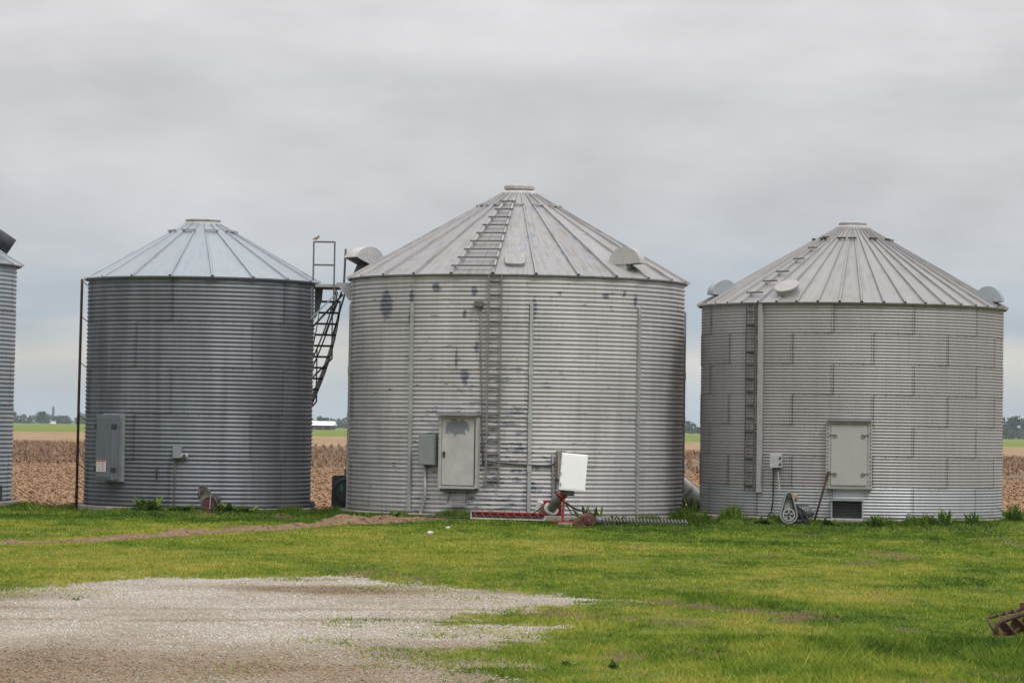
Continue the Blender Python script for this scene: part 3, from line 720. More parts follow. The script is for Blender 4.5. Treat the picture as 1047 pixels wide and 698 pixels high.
# roof ladder
rs = lambda r: 5.52 + (4.03 - r) * .577
b_ = MB()
for ph in (-21.85, -8): b_.bar(P(3.98, ph, rs(3.98) + .07), P(.75, ph, rs(.75) + .06), .03, .05)
rl = b_.build('roof_ladder', mcap, MBn)
for k in range(9):
    r_ = 3.9 - .36 * k; w = r_ * math.tan(R(6.925)) + .06; ex, ou, up = frame(-14.92)
    MB().box(P(r_, -14.92, rs(r_) + .12), (2 * w, .045, .035), Matrix((ex, ou, up)).transposed()).build('rung', plain('rung_steel', (.15, .148, .145), .6, .3), rl)
# hatch on the roof
ex, ou, up = frame(-1.1); inn = (-ou * math.cos(R(30)) + up * math.sin(R(30))); nrm = ex.cross(inn)
hp = [(-.23, .50), (.23, .50)] + [(.23 - .12 + .12 * math.cos(a), .12 + .12 * math.sin(a)) for a in [-.1 - i * .29 for i in range(6)]] + [(-.23 + .12 + .12 * math.cos(a), .12 + .12 * math.sin(a)) for a in [-1.6 - i * .29 for i in range(6)]]
MB().prism(hp, P(3.72, -1.1, rs(3.72) + .01), ex, inn, nrm * .075).build('roof_hatch', mr_, MBn)
vent(MBn, 44, 3.62, rs(3.62) + .09, .42, .76, .40, plain('vent_sheet', (.40, .40, .385), .5, .3, .15, 4), 68, 4)
vent(MBn, -96, 3.72, rs(3.72) + .20, .62, .80, .42, plain('vent_sheet_flaking', (.42, .42, .42), .5, .3, .3, 3), -58, 24, BLACK)  # neck coloured black to paint in the dark inside of the hood
# door
dw, dd, db = new_mat('door_paint'); o_ = dd.obj(MBn); x, y, z = dd.sep(o_)
wob = dd.math('MULTIPLY', dd.math('SUBTRACT', dd.noise(dd.vec('MULTIPLY', o_, (9, 9, 4)), 1, 6, .8), .5), 2.4)
qx, qy, qz = dd.sep(dd.vec('ABSOLUTE', dd.vec('MULTIPLY', dd.vec('SUBTRACT', o_, (-1.33, 0, 2.05)), (1 / .30, 0, 1 / .21))))
dist = dd.math('POWER', dd.math('ADD', dd.math('POWER', qx, 3.0), dd.math('POWER', qz, 3.0)), .333)
pk = dd.math('SUBTRACT', 1.0, dd.smooth(dd.math('ADD', dist, wob), .8, .86))
sp = dd.smooth(dd.noise(o_, 16, 3, .6), .74, .75)
pk = dd.math('MAXIMUM', pk, sp)
dn_ = dd.noise(o_, 3, 5, .6)
dd.put(db.inputs['Base Color'], dd.mix(pk, dd.ramp(dn_, [(.3, (.35, .345, .335)), (.7, (.45, .44, .425))]), (.15, .165, .19))); db.inputs['Roughness'].default_value = .55
PH = -18.3; ex, ou, up = frame(PH); Mx = Matrix((ex, -ou, up)).transposed()
dc = P(MR, PH, 1.49)
b_ = MB()
for s in (-1, 1): b_.box(dc + ex * s * .43 + ou * .06, (.07, .20, 1.62), Mx)
b_.box(dc + up * .785 + ou * .062, (.79, .204, .07), Mx); b_.box(dc - up * .79 + ou * .062, (.79, .204, .06), Mx)
dfr = b_.build('door_frame', plain('door_frame_paint', (.37, .36, .352), .55, .1, .15), MBn)
MB().box(dc + up * .845 + ou * .12, (.98, .36, .045), Mx).build('drip_cap', plain('drip_cap_metal', (.26, .255, .25), .5, .3, .2), dfr)
door = MB().box(dc + ou * .135, (.775, .05, 1.49), Mx, .01).build('bin_door', dw, MBn)
MB().box(dc - ex * .33 + ou * .175 - up * .05, (.05, .03, .13), Mx, .008).build('door_handle', DARKSTEEL, door)
MB().box(dc + ex * .40 + ou * .165 - up * .0, (.02, .012, 1.45), Mx).build('hinge_strip', DARKSTEEL, door)
MB().box(dc - up * .86 + ou * .08, (.86, .12, .05), Mx).build('door_sill', DARKSTEEL, dfr)
# step under the door
b_ = MB(); sc0 = P(MR, PH, 0)
stp = MB().box(sc0 + ou * .17 + up * .33, (.46, .22, .05), Mx).build('door_step', plain('step_steel', (.27, .265, .26), .6, .3, .25), MBn)
for s in (-1, 1): MB().bar(sc0 + ex * s * .21 + ou * .04 + up * .68, sc0 + ex * s * .215 + ou * .2 + up * .33, .03, .03).build('step_hanger', DARKSTEEL, stp)
MB().bar(sc0 + ex * .21 + ou * .05 + up * .66, sc0 + ex * .36 + ou * .05 + up * .71, .025, .025).build('step_hanger', DARKSTEEL, stp)
# electric box and conduits
ebm = plain('box_grey_paint', (.21, .235, .235), .5, .1, .1, 4)
eb = wallbox(MBn, 'electric_box', MR, -29, 1.19, 1.88, .39, .01, .22, ebm, .015)
wallbox(MBn, 'box_cover', MR, -29, 1.20, 1.87, .36, .215, .235, ebm, .008, eb)
pipe(MBn, 'conduit', MR, [(-30.4, 1.2), (-30.4, .55), (-30.6, .40), (-31.8, .16), (-32, .06), (-32, -.1)], .036, plain('conduit_grey', (.33, .335, .335), .5, .3), .06)
pipe(MBn, 'conduit', MR, [(-12, 4.80), (-11.6, 3.5), (-10.9, 2.0), (-10.5, 1.2)], .016, ladm, .03)
wallbox(MBn, 'conduit_head', MR, -12.6, 4.76, 4.90, .22, .0, .12, plain('dark_fitting', (.10, .10, .10), .6), .03)
pipe(MBn, 'conduit', MR, [(-10.5, 1.30), (-6, 1.275), (0, 1.245), (6, 1.225), (10, 1.22), (13, 1.26)], .024, plain('conduit_dark', (.085, .085, .09), .55, .2), .05)
jb = wallbox(MBn, 'junction_box', MR, 14.9, .92, 1.56, .20, .0, .16, plain('brown_grey_box', (.25, .225, .20), .6, .1, .2), .01)
pipe(MBn, 'conduit', MR, [(12.2, 1.5), (12.3, 1.0), (12.4, .6), (12.6, .3), (13, .1)], .02, plain('conduit_mid', (.22, .22, .22), .55, .2), .04)
pipe(MBn, 'conduit', MR, [(13.4, .95), (13.3, .6), (13.5, .3)], .014, BLACK, .06)

# ================= right bin
RC = (7.945, 77.321); RR = 3.492
RB = make_bin('grain_bin', RC, RR, 'finely corrugated grain bin with dark seams, ladder strip and latched square door')
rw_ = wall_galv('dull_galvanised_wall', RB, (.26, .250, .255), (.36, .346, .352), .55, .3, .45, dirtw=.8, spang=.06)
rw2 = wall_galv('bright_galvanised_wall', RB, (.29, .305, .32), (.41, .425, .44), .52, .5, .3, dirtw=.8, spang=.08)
roffs = (22.7 - 0.0, 7.3)
RH = panels(RB, RR, .17, 4.954, 7, 10, .0095, 12, (22.7, 7.3), rw_, 6, {0: rw2})
bolts(RB, RR, .17, RH, 7, 12, (22.7, 7.3), 10, .0095, plain('dark_bolt', (.03, .03, .032), .6), 84, .014)
rr_m = roof_mat('dull_roof_sheet', RB, (.215, .210, .212), (.315, .308, .309), .5, .3, (.23, .225, .23), .35)
rcap = plain('roof_cap_grey', (.33, .325, .32), .55, .3, .2)
roof(RB, 3.58, 4.96, 46, -4.3, rr_m, .30, .15, rcap, Ri=.36, ring=(.92, 4, DARKSTEEL), rib_w=.05, rib_h=.05)
pad(RC, RR + .28, -.3, .165)
rz = lambda r: 4.96 + (3.58 - r) * .577
bl = plain('bluish_vent_sheet', (.33, .37, .40), .45, .4, .15, 4)
vent(RB, -70, 3.16, rz(3.16) - .03, .36, .64, .36, bl, -66, 4); vent(RB, 73, 3.27, rz(3.27) - .04, .34, .64, .36, bl, 78, 2)
ex, ou, up = frame(-27); inn = (-ou * math.cos(R(30)) + up * math.sin(R(30))); nrm = ex.cross(inn)
ht = MB().lathe([(.25, -.02), (.25, .13)], P(3.16, -27, rz(3.16)), nrm, 28).build('roof_hatch', rcap, RB)
MB().lathe([(.28, .0), (.285, .045), (.26, .06), (0, .075)], P(3.16, -27, rz(3.16)) + nrm * .12, nrm, 28).build('hatch_lid', plain('hatch_lid_paint', (.33, .32, .31), .5, .2, .1), ht)
for r_, ph in ((3.34, -41), (2.85, -40.6), (2.45, -40.2), (1.9, -40), (1.42, -40), (.95, -40)):
    ex, ou, up = frame(ph); MB().box(P(r_, ph, rz(r_) + .10), (r_ * .12 + .08, .05, .035), Matrix((ex, ou, up)).transposed()).build('roof_step', plain('roof_step_metal', (.16, .155, .15), .6, .3), RB)
# ladder with a pale strip beside it
b_ = MB(); dl = plain('dark_ladder', (.075, .075, .08), .55, .4, .25)
for ph in (-41.3, -37.2): b_.bar(P(RR + .09, ph, .74), P(RR + .09, ph, 4.95), .035, .05)
lad = b_.build('wall_ladder', dl, RB)
for k in range(14): MB().tube([P(RR + .09, -41.3, .85 + .3 * k), P(RR + .09, -37.2, .85 + .3 * k)],   .018 if k % 2 else .032, 6).build('rung', dl, lad)
wallbox(RB, 'ladder_strip', RR, -35.2, .70, 4.94, .11, .0, .07, plain('strip_metal', (.37, .365, .36), .5, .2, .15, 3))
# door
PH = -.5; ex, ou, up = frame(PH); Mx = Matrix((ex, -ou, up)).transposed(); dc = P(RR, PH, 1.57)
b_ = MB()
for s in (-1, 1): b_.box(dc + ex * s * .455 + ou * .03, (.10, .14, 1.44), Mx)
b_.box(dc + up * .715 + ou * .032, (1.03, .144, .06), Mx); b_.box(dc - up * .71 + ou * .032, (1.03, .144, .07), Mx)
rfr = b_.build('door_frame', plain('frame_galv', (.34, .33, .32), .5, .3, .15), RB)
MB().box(dc + up * .76 + ou * .07, (.98, .24, .03), Mx).build('drip_cap', plain('drip_cap_dark', (.16, .155, .15), .55, .3, .2), rfr)
dr = MB().box(dc + ou * .085 + up * .0, (.80, .05, 1.34), Mx, .012).build('bin_door', plain('door_grey', (.375, .365, .35), .5, .15, .07, 3), RB)
for s in (-1, 1):
    for z in (-.43, .42):
        cc = dc + ex * s * .31 + up * z + ou * .125
        ring = [cc + (ex * math.cos(a) + up * math.sin(a)) * .036 for a in [i * math.pi / 6 for i in range(13)]]
        la = MB().tube(ring, .009, 6, False).build('door_latch', plain('latch_steel', (.17, .16, .15), .6, .4, .3), dr)
        MB().bar(dc + ex * s * .31 + up * (z + .02) + ou * .12, dc + ex * s * .44 + up * (z + .03) + ou * .12, .022, .022).build('latch_bar', plain('latch_steel', (.1, .1, .1)), la)
o = None
b_ = MB()
for s in (-1, 1):
    for i in range(16): b_.box(dc + ex * s * .47 + up * (-.66 + .088 * i) + ou * .103, (.022, .012, .022), Mx)
o = b_.build('frame_bolts', plain('dark_bolt', (.03, .03, .032)), rfr); o['kind'] = 'stuff'
MB().box(dc - up * .655 + ou * .118, (.76, .02, .03), Mx).build('door_lip', plain('frame_galv', (.3, .3, .3)), dr)
# floor opening
PH = -1.0; ex, ou, up = frame(PH); Mx = Matrix((ex, -ou, up)).transposed(); dc = P(RR, PH, .36)
b_ = MB()
for s in (-1, 1): b_.box(dc + ex * s * .34 + ou * .05, (.03, .16, .42), Mx)
b_.box(dc - up * .2 + ou * .05, (.65, .158, .03), Mx)
op = b_.build('unload_opening', GALV, RB)
MB().box(dc + up * .215 + ou * .06, (.72, .22, .03), Mx).build('opening_hood', GALV, op)
MB().box(dc + ou * .006, (.65, .02, .40), Mx).build('opening_dark_plate', BLACK, op)  # black plate painted as the dark interior; the wall has no hole here
for i in range(5): MB().box(dc + ou * .028 + up * (-.15 + .07 * i), (.645, .022, .022), Mx).build('slat', DARKSTEEL, op)
eb = wallbox(RB, 'electric_box', RR, -27.6, 1.26, 1.57, .25, .0, .15, plain('pale_box_paint', (.42, .44, .445), .5, .1, .1), .012)
for z in (1.34, 1.48): wallbox(RB, 'box_clip', RR, -25.5, z - .02, z + .02, .03, .10, .17, DARKSTEEL, 0, eb)
pipe(RB, 'conduit', RR, [(-28.9, 1.26), (-28.9, .9), (-29, .5), (-29.6, .28), (-31.2, .16), (-32.5, .12)], .017, BLACK, .05)
pipe(RB, 'conduit', RR, [(-27.2, 1.26, 0), (-26.4, 1.1, .05), (-24.8, .85, .2), (-23.8, .74, .35)], .017, plain('conduit_mid', (.2, .2, .2)), .05)
MB().tube([P(RR + .02, 22, .30), P(RR + .02, 22, .18)], .05, 8).build('drain_fitting', GALV, RB)

# ================= far left bin (mostly out of the picture)
FC = (-14.74, 80.6); FR = 2.69
FB = make_bin('grain_bin', FC, FR, 'pale blue-grey grain bin cut off by the left edge')
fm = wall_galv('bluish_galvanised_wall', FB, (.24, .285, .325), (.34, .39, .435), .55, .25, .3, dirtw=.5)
FH = panels(FB, FR, .12, 5.80, 5, 11, .0125, 6, (71, 44), fm)
bolts(FB, FR, .12, FH, 5, 6, (71, 44), 11, .0125, plain('dark_bolt', (.03, .03, .032), .6), 66)
roof(FB, 2.80, 5.80, 18, 3, lr_, .40, .13, GALV)
pad(FC, FR + .16, -.3, .11)
MB().tube([(2.52, -1.0, 6.22), (1.7, -1.0, 6.75), (1.0, -.9, 7.2)], .21, 16).build('roof_vent', plain('dark_vent', (.07, .075, .09), .5, .4, .2), FB, smooth=True)
MB().bar(P(FR + .03, 62, .12), P(FR + .03, 62, .5), .05, .05).build('anchor_bracket', DARKSTEEL, FB)

# ------------------------------------------------------------------ things round the bins
# thin pole
po = empty('pole', (-10.29, 79.4, 0), 0, label='thin rusty pole standing close against the small dark bin', cat='pole')
MB().tube([(0, 0, -.1), (.0, 0, 2.5), (.015, 0, 5.45)], .033, 8).build('shaft', RUSTDARK, po, smooth=True)
for z in (.95, 2.1, 3.35, 4.45, 5.3): MB().tube([(0, 0, z + .12), (.14, .05, z), (.22, .1, z - .02)], .010, 6).build('standoff', RUSTDARK, po)
# bracket plate fixed to middle bin
MB().prism([(-.36, 0), (.02, 0), (.02, -.42), (-.04, -.42)], (0, 0, 0), (1, 0, 0), (0, 0, 1), (0, .04, 0)).build('bracket_plate', GALV, MBn)
bp = col.objects[-1]; bp.location = (-3.97, -.05, 5.44)
# fan
fa = empty('aeration_fan', (-4.10, 80.0, .10), 0, label='black aeration fan housing beside the largest bin', cat='fan')
hs = MB().prism([(-.13, .02), (-.07, 0), (.5, 0), (.5, .76), (-.05, .76), (-.12, .72)], (0, -.30, 0), (1, 0, 0), (0, 0, 1), (0, .6, 0)).build('housing', plain('fan_black', (.022, .023, .026), .35, .1, .3), fa)
MB().lathe([(.33, 0), (.34, .04), (.28, .05), (.26, .02)], (.22, -.30, .38), (0, -1, 0), 24).build('inlet_ring', plain('fan_black', (.03,) * 3), fa)
MB().box((.11, -.305, .46), (.06, .012, .16)).build('green_label', plain('fan_label', (.03, .22, .15), .5, 0, .2), fa)
MB().box((.19, -.25, .84), (.04, .08, .15)).build('lifting_lug', plain('fan_black', (.03,) * 3), fa)
MB().box((.18, 0, -.08), (.7, .66, .14)).build('fan_base', CONC, fa)
# duct lying between the bins
tu = empty('auger_tube', (4.35, 81, .55), 0, label='thick pale tube slanting down between the two bins on the right', cat='tube')
dv = Vector((-.75, 0, -.66)).normalized()
ptop, pbot = Vector((-1.3, 0, 1.15)), Vector((.75, 0, -.62))
MB().tube([ptop, pbot], .225, 24).build('shell', plain('tube_metal', (.66, .66, .66), .4, .05, .12, 2), tu, smooth=True)
axd = (pbot - ptop).normalized()
MB().lathe([(.228, -.04), (.24, -.04), (.24, .04), (.228, .04)], ptop * .35 + pbot * .65, axd, 24).build('seam_band', GALV, tu)

# unloading auger with white shield
ua = empty('unload_auger', (1.15, 72.8, 0), 0, label='bin unloading auger with a white shield box above a red base', cat='auger')
rb_ = MB().box((-.17, .55, .31), (.40, .30, .34), None, .012).build('gear_box', RED, ua)
t0, t1 = Vector((-.20, .36, .29)), Vector((.04, -.12, .66))
MB().tube([t0, t1], .105, 20).build('auger_tube', plain('grey_auger_tube', (.17, .175, .175), .45, .4, .2), ua, smooth=True)
ax_ = (t1 - t0).normalized()
MB().lathe([(.10, -.02), (.165, -.02), (.165, .03), (.10, .03)], t0, ax_, 24).build('flange', PALEMETAL, ua)
MB().lathe([(.10, -.03), (.125, -.03), (.125, .03), (.10, .03)], t1 - ax_ * .05, ax_, 20).build('clamp_ring', RED, ua)
rt = Matrix.Rotation(R(-4.2), 3, 'Y')
sh = MB().box((.265, -.23, 1.11), (.57, .13, .81), rt.inverted() @ Matrix.Rotation(R(4), 3, 'Z'), .02).build('belt_shield', WHITE, ua)
MB().box((.27, -.297, 1.11), (.49, .008, .73), rt.inverted() @ Matrix.Rotation(R(4), 3, 'Z'), .003).build('shield_face', WHITE, sh)
MB().box((.0, -.1, 1.16), (.06, .30, .86), None, .008).build('motor_mount', plain('mount_grey', (.23, .225, .215), .5, .2, .2), ua)
for z in (.85, 1.08, 1.32): MB().box((-.012, -.33, z), (.03, .02, .07)).build('shield_hinge', GALV, sh)
MB().box((.17, -.15, .655), (.25, .26, .11), None, .02).build('motor', BLACK, ua)
MB().tube([(.12, -.15, .62), (.02, -.12, .68)], .09, 12).build('coupling', RED, ua)
lg = MB().tube([(.07, -.14, .62), (.045, -.14, .05)], .027, 8).build('support_leg', RED, ua)
MB().box((.045, -.14, .035), (.44, .22, .03)).build('foot_plate', RED, ua)
bk = MB().box((.10, -.14, -.06), (.30, .26, .16), None, .012).build('concrete_block', CONC)
bk.location = (1.15, 72.8, 0); tag(bk, 'pale concrete block under the red foot of the unloading auger', 'block')
wm = plain('hose_black', (.03, .03, .032), .6)
MB().tube([(.12, -.1, .44), (.3, 0, .32), (.5, .2, .26), (.62, .3, .16), (.55, .1, .08), (.2, 0, .06)], .022, 8).build('hose', wm, ua, smooth=True)
MB().tube([(.06, -.1, .5), (.25, .1, .2), (.45, .2, .12), (.7, .2, .22), (.72, .1, .12), (.4, .0, .05)], .014, 6).build('hose', wm, ua, smooth=True)
MB().tube([(-.62, .75, .16), (-.3, .62, .38), (-.02, .5, .62), (.02, .4, .75)], .012, 6).build('guy_rod', RUST, ua)
MB().lathe([(0, 0), (.09, 0), (.10, .04), (.10, .22), (.06, .25), (0, .25)], (-.47, .85, .20), (.3, 0, 1), 14).build('small_motor', PALEMETAL, ua)
MB().box((-.40, .9, .46), (.20, .14, .06), None, .01).build('motor_cap', plain('cap_pale', (.55, .5, .5), .5), ua)

# red sweep auger along the bin base
sw = empty('sweep_auger', (-.81, 74.2, .0), 0, label='long red sweep auger lying along the foot of the largest bin', cat='auger')
Lw = 1.64
MB().box((Lw / 2, .06, .165), (Lw, .10, .03), Matrix.Rotation(R(.7), 3, 'Y')).build('red_channel', RED, sw)
MB().prism([(0, .0), (Lw, -.02), (Lw, .06), (0, .085)], (0, .11, .09), (1, 0, 0), (0, 0, 1), (0, .012, 0)).build('back_plate', RED, sw)
MB().tube([(0, .02, .10), (Lw, .02, .085)], .018, 8).build('shaft', DARKSTEEL, sw)
MB().helix((.03, .02, .10), (Lw - .03, .02, .085), .068, 9, .008, 14, .015).build('flighting', RED, sw)
MB().box((Lw / 2, -.02, .028), (Lw, .05, .03), Matrix.Rotation(R(.7), 3, 'Y')).build('bottom_rail', PALEMETAL, sw)
for xx in (-.01, .82, Lw): MB().box((xx, .03, .095), (.025, .16, .15)).build('end_plate', PALEMETAL if xx < .5 or xx > 1 else RED, sw)
for k in range(10): MB().bar((.08 + .165 * k, .06, .17), (.08 + .165 * k, .06, .215), .018).build('bolt', RED, sw)
MB().tube([(-1.1, .0, .05), (-.5, .0, .045), (.0, .0, .05)], .016, 6).build('drag_rod', DARKSTEEL, sw)

# loose auger with rusty gear housing lying on the lawn
la = empty('loose_auger', (1.7, 70.8, .02), R(5), label='loose screw auger with a round rusty gear case lying on the lawn', cat='auger')
gpoly = [(-.33, -.04), (-.31, -.09), (-.20, -.10)] + [(.01 + .145 * math.cos(a), .055 + .145 * math.sin(a)) for a in [-1.6 + i * .33 for i in range(12)]] + [(-.24, .09)]
gc = MB().prism([(p[0], p[1] + .06) for p in gpoly], (0, -.09, 0), (1, 0, 0), (0, 0, 1), (0, .18, 0)).build('gear_case', rust('tan_rust', (.15, .085, .03), .5), la)
MB().lathe([(0, 0), (.03, .0), (.04, -.01), (.10, .0), (.118, .02), (.118, .04)], (.01, -.09 - .03, .115), (0, 1, 0), 26).build('pulley', RUSTRED, gc)
MB().lathe([(.012, 0), (.03, .0), (.03, .03), (.012, .03)], (.01, -.145, .115), (0, 1, 0), 12).build('hub', CASTMETAL, gc)
MB().tube([(-.26, -.10, .02), (-.06, -.10, .19)], .012, 6).build('case_edge', RUST, gc)
MB().lathe([(0, -.06), (.07, -.06), (.09, -.02), (.085, .06), (.05, .09), (0, .09)], (.23, 0, .105), (1, 0, .0), 18).build('bearing', CASTMETAL, la)
MB().tube([(.28, 0, .10), (2.15, 0, .075)], .016, 8).build('shaft', CASTMETAL, la)
MB().helix((.31, 0, .10), (2.15, 0, .075), .072, 25, .008, 12, .016).build('flighting', plain('worn_steel', (.17, .16, .145), .5, .5, .3, 14), la)
for k in range(9): MB().bar((.33 + .055 * k, -.02, .03), (.33 + .055 * k, -.02, -.02), .014).build('peg', CASTMETAL, la)

# drive unit by the right bin
dr = empty('drive_unit', (6.17, 73.3, 0), R(6), label='grey belt drive with a spoked pulley and motor at the right bin', cat='drive unit')
def tear(cx, cz, r1, tx, tz, r2, n=14):
    a0 = math.atan2(tz - cz, tx - cx); L_ = math.hypot(tx - cx, tz - cz); be = math.acos((r1 - r2) / L_); pts = []
    for i in range(n + 1): a = a0 + be + (2 * math.pi - 2 * be) * i / n; pts.append((cx + r1 * math.cos(a), cz + r1 * math.sin(a)))
    for i in range(7): a = a0 - be + 2 * be * i / 6; pts.append((tx + r2 * math.cos(a), tz + r2 * math.sin(a)))
    return pts
tp = tear(0, .25, .20, 0, .665, .085)
bk_ = MB().prism(tp, (0, .0, 0), (1, 0, 0), (0, 0, 1), (0, .02, 0)).build('belt_guard', GREENGREY, dr)
n_ = len(tp); tin = tear(0, .25, .17, 0, .665, .06)
vs = [(p[0], -.10, p[1]) for p in tp] + [(p[0], -.10, p[1]) for p in tin] + [(p[0], 0, p[1]) for p in tp] + [(p[0], 0, p[1]) for p in tin]
fs = []
for i in range(n_):
    j = (i + 1) % n_; fs += [(i, j, n_ + j, n_ + i), (i, 2 * n_ + i, 2 * n_ + j, j), (n_ + i, n_ + j, 3 * n_ + j, 3 * n_ + i)]
MB().add(vs, fs).build('guard_rim', GREENGREY, bk_)
pu = MB().lathe([(.115, 0), (.14, 0), (.14, .05), (.115, .05)], (0, -.09, .25), (0, 1, 0), 28, ).build('pulley_rim', plain('bright_casting', (.45, .45, .44), .4, .5, .15), dr)
for k in range(5):
    a = 2 * math.pi * k / 5 + .3; MB().bar((0, -.07, .25), (.12 * math.cos(a), -.07, .25 + .12 * math.sin(a)), .028, .02, (0, 1, 0)).build('spoke', plain('bright_casting', (.4,) * 3), pu)
MB().lathe([(0, 0), (.03, 0), (.03, .05), (0, .05)], (0, -.10, .25), (0, 1, 0), 14).build('hub', DARKSTEEL, pu)
MB().lathe([(0, 0), (.055, 0), (.055, .06), (0, .06)], (0, -.09, .655), (0, 1, 0), 16).build('small_pulley', DARKSTEEL, dr)
b_ = MB()
for s in (-1, 1): b_.bar((s * .135, -.06, .28), (s * .055, -.06, .67), .02, .03, (0, 1, 0))
b_.build('drive_belt', BLACK, dr)
MB().lathe([(0, 0), (.075, 0), (.09, .03), (.09, .25), (.07, .28), (0, .28)], (.10, .04, .64), (.35, 1, -.1), 18).build('upper_motor', plain('tan_motor', (.34, .22, .13), .55, .1, .25, 8), dr)
MB().lathe([(0, 0), (.10, 0), (.15, .03), (.155, .30), (.12, .36), (.09, .37), (.09, .44), (0, .44)], (.17, .12, .30), (1, .25, .02), 20).build('motor', CASTMETAL, dr)
for k in range(5): MB().lathe([(.153, 0), (.168, .0), (.168, .015), (.153, .015)], Vector((.17, .12, .30)) + Vector((1, .25, .02)).normalized() * (.06 + .055 * k), (1, .25, .02), 20).build('cooling_fin', CASTMETAL, dr)
MB().bar((.15, .1, .12), (.48, .2, .12), .16, .05).build('motor_base', CASTMETAL, dr)
MB().tube([(.18, .0, .45), (.38, -.05, .30), (.44, -.1, .10), (.5, -.1, -.02)], .02, 6).build('cable', BLACK, dr)
MB().tube([(.2, -.05, .36), (.28, -.08, .2), (.42, -.1, .03)], .018, 6).build('cable', BLACK, dr)
MB().box((.18, .1, .0), (.7, .35, .12), None, .02).build('drive_skid', rust('skid_rust'), dr)

# pulley guard by the left bin
pg = empty('pulley_guard', (-6.92, 76.2, .05), 0, label='rusty red pulley in a tear-shaped guard before the small dark bin', cat='pulley')
gpts = tear(.08, .17, .18, -.07, .50, .09)
MB().prism(gpts, (0, .02, 0), (1, 0, 0), (0, 0, 1), (0, .02, 0)).build('back_plate', plain('faded_plate', (.15, .15, .14), .6, .1, .35, 7), pg)
ring = [Vector((p[0], -.02, p[1])) for p in gpts]; ring.append(ring[0])
MB().tube(ring, .018, 6, False).build('guard_rim', CASTMETAL, pg)
MB().lathe([(0, 0), (.03, -.02), (.05, 0), (.125, .0), (.145, -.02), (.15, .02)], (.08, -.03, .17), (0, 1, 0), 26).build('pulley', RUSTRED, pg)
MB().lathe([(0, 0), (.05, 0), (.05, .04), (0, .04)], (-.07, -.05, .45), (0, 1, 0), 14).build('small_pulley', RUSTRED, pg)
MB().bar((.10, -.05, .05), (.12, -.05, .38), .022, .022).build('strut', GALV, pg)
MB().bar((-.14, -.03, .30), (-.16, .02, .42), .05, .05).build('bearing', RUSTDARK, pg)
MB().lathe([(0, 0), (.08, 0), (.08, .2), (0, .2)], (.2, .04, .28), (.4, 1, 0), 14).build('motor', CASTMETAL, pg)
MB().box((.04, .05, -.03), (.5, .3, .08), Matrix.Rotation(R(3), 3, 'Y'), .02).build('base_block', plain('brown_wood', (.10, .065, .05), .85, 0, .3), pg)

# rusty rod leaning on the right bin's door
rod = empty('steel_rod', (0, 0, 0), 0, label='rusty rod leaning against the latched door of the right bin', cat='rod')
thR = RB.rotation_euler.z; Mz = Matrix.Rotation(thR, 3, 'Z')
pa = Mz @ P(RR + .16, -7.6, 1.18) + Vector((RC[0], RC[1], 0)); pb = Mz @ P(RR + .55, -11.3, .06) + Vector((RC[0], RC[1], 0))
rod.location = pb
MB().tube([Vector((0, 0, 0)), (pa - pb) * .8, (pa - pb)], .024, 8).build('shaft', RUSTDARK, rod, smooth=True)
MB().tube([(pa - pb) * .86, (pa - pb) * 1.02], .032, 8).build('socket', RUSTDARK, rod)

# rusty disc implement at the right edge
im = empty('auger_implement', (5.17, 35.2, -.10), R(0), label='rusty open-framed auger implement at the right edge of the lawn', cat='farm implement')
sl_ = .29
dirv = Vector((1, .35, 0)).normalized()
def ip(s, z, off=0.0): return Vector((s, .35 * s + off, z))
Lm = 1.5
MB().tube([ip(.02, .02), ip(.0, .12), ip(.02, .17), ip(.07, .20), ip(.45, .20 + sl_ * .40), ip(Lm, .20 + sl_ * 1.45)], .026, 8).build('main_frame', RUSTDARK, im, smooth=True)
MB().tube([ip(-.06, .215, .25), ip(.3, .215 + .30 * sl_, .25), ip(Lm, .215 + sl_ * Lm, .25)], .016, 6).build('upper_rail', RUST, im)
MB().tube([ip(-.06, .215, .25), ip(-.05, .16, .12), ip(.02, .02, .0)], .014, 6).build('end_rail', RUSTDARK, im)
for s in (.05, .13, .22, .33): MB().tube([ip(s, .25 + sl_ * s, .25), ip(s + .03, .20 + sl_ * (s), .0)], .010, 6).build('cross_tie', RUST, im)
MB().tube([ip(.0, .05), ip(.18, .075), ip(Lm, .075 + sl_ * (Lm - .1))], .022, 8).build('axle', RUSTRED, im)
MB().bar(ip(-.02, .03), ip(.14, .045), .05, .05).build('axle_foot', RUSTRED, im)
MB().helix(ip(.10, .065), ip(Lm, .075 + sl_ * (Lm - .1)), .115, 10.5, .006, 20, .02).build('flighting', RUSTDARK, im)
MB().box(ip(.31, .27 + .3 * sl_, .1), (.05, .05, .06)).build('frame_clamp', RUSTDARK, im)

# small pale stones on the lawn
for (x, y, s) in ((-1.52, 65.6, .07), (-1.23, 68.9, .05)):
    bm = bmesh.new(); bmesh.ops.create_icosphere(bm, subdivisions=2, radius=s)
    for v in bm.verts: v.co *= .75 + .5 * rnd.random(); v.co.z *= .7
    me = bpy.data.meshes.new('stone'); bm.to_mesh(me); bm.free()
    o = link('stone', me, plain('pale_stone', (.50, .47, .44), .9, 0, .15)); o.location = (x, y, float(ground_z(np.array([x]), np.array([y]))[0]) + s * .55)
    tag(o, 'larger white stone on the lawn before the largest bin' if s > .06 else 'smaller white stone on the lawn, farther from the gravel', 'stone', 'white stones on the lawn')

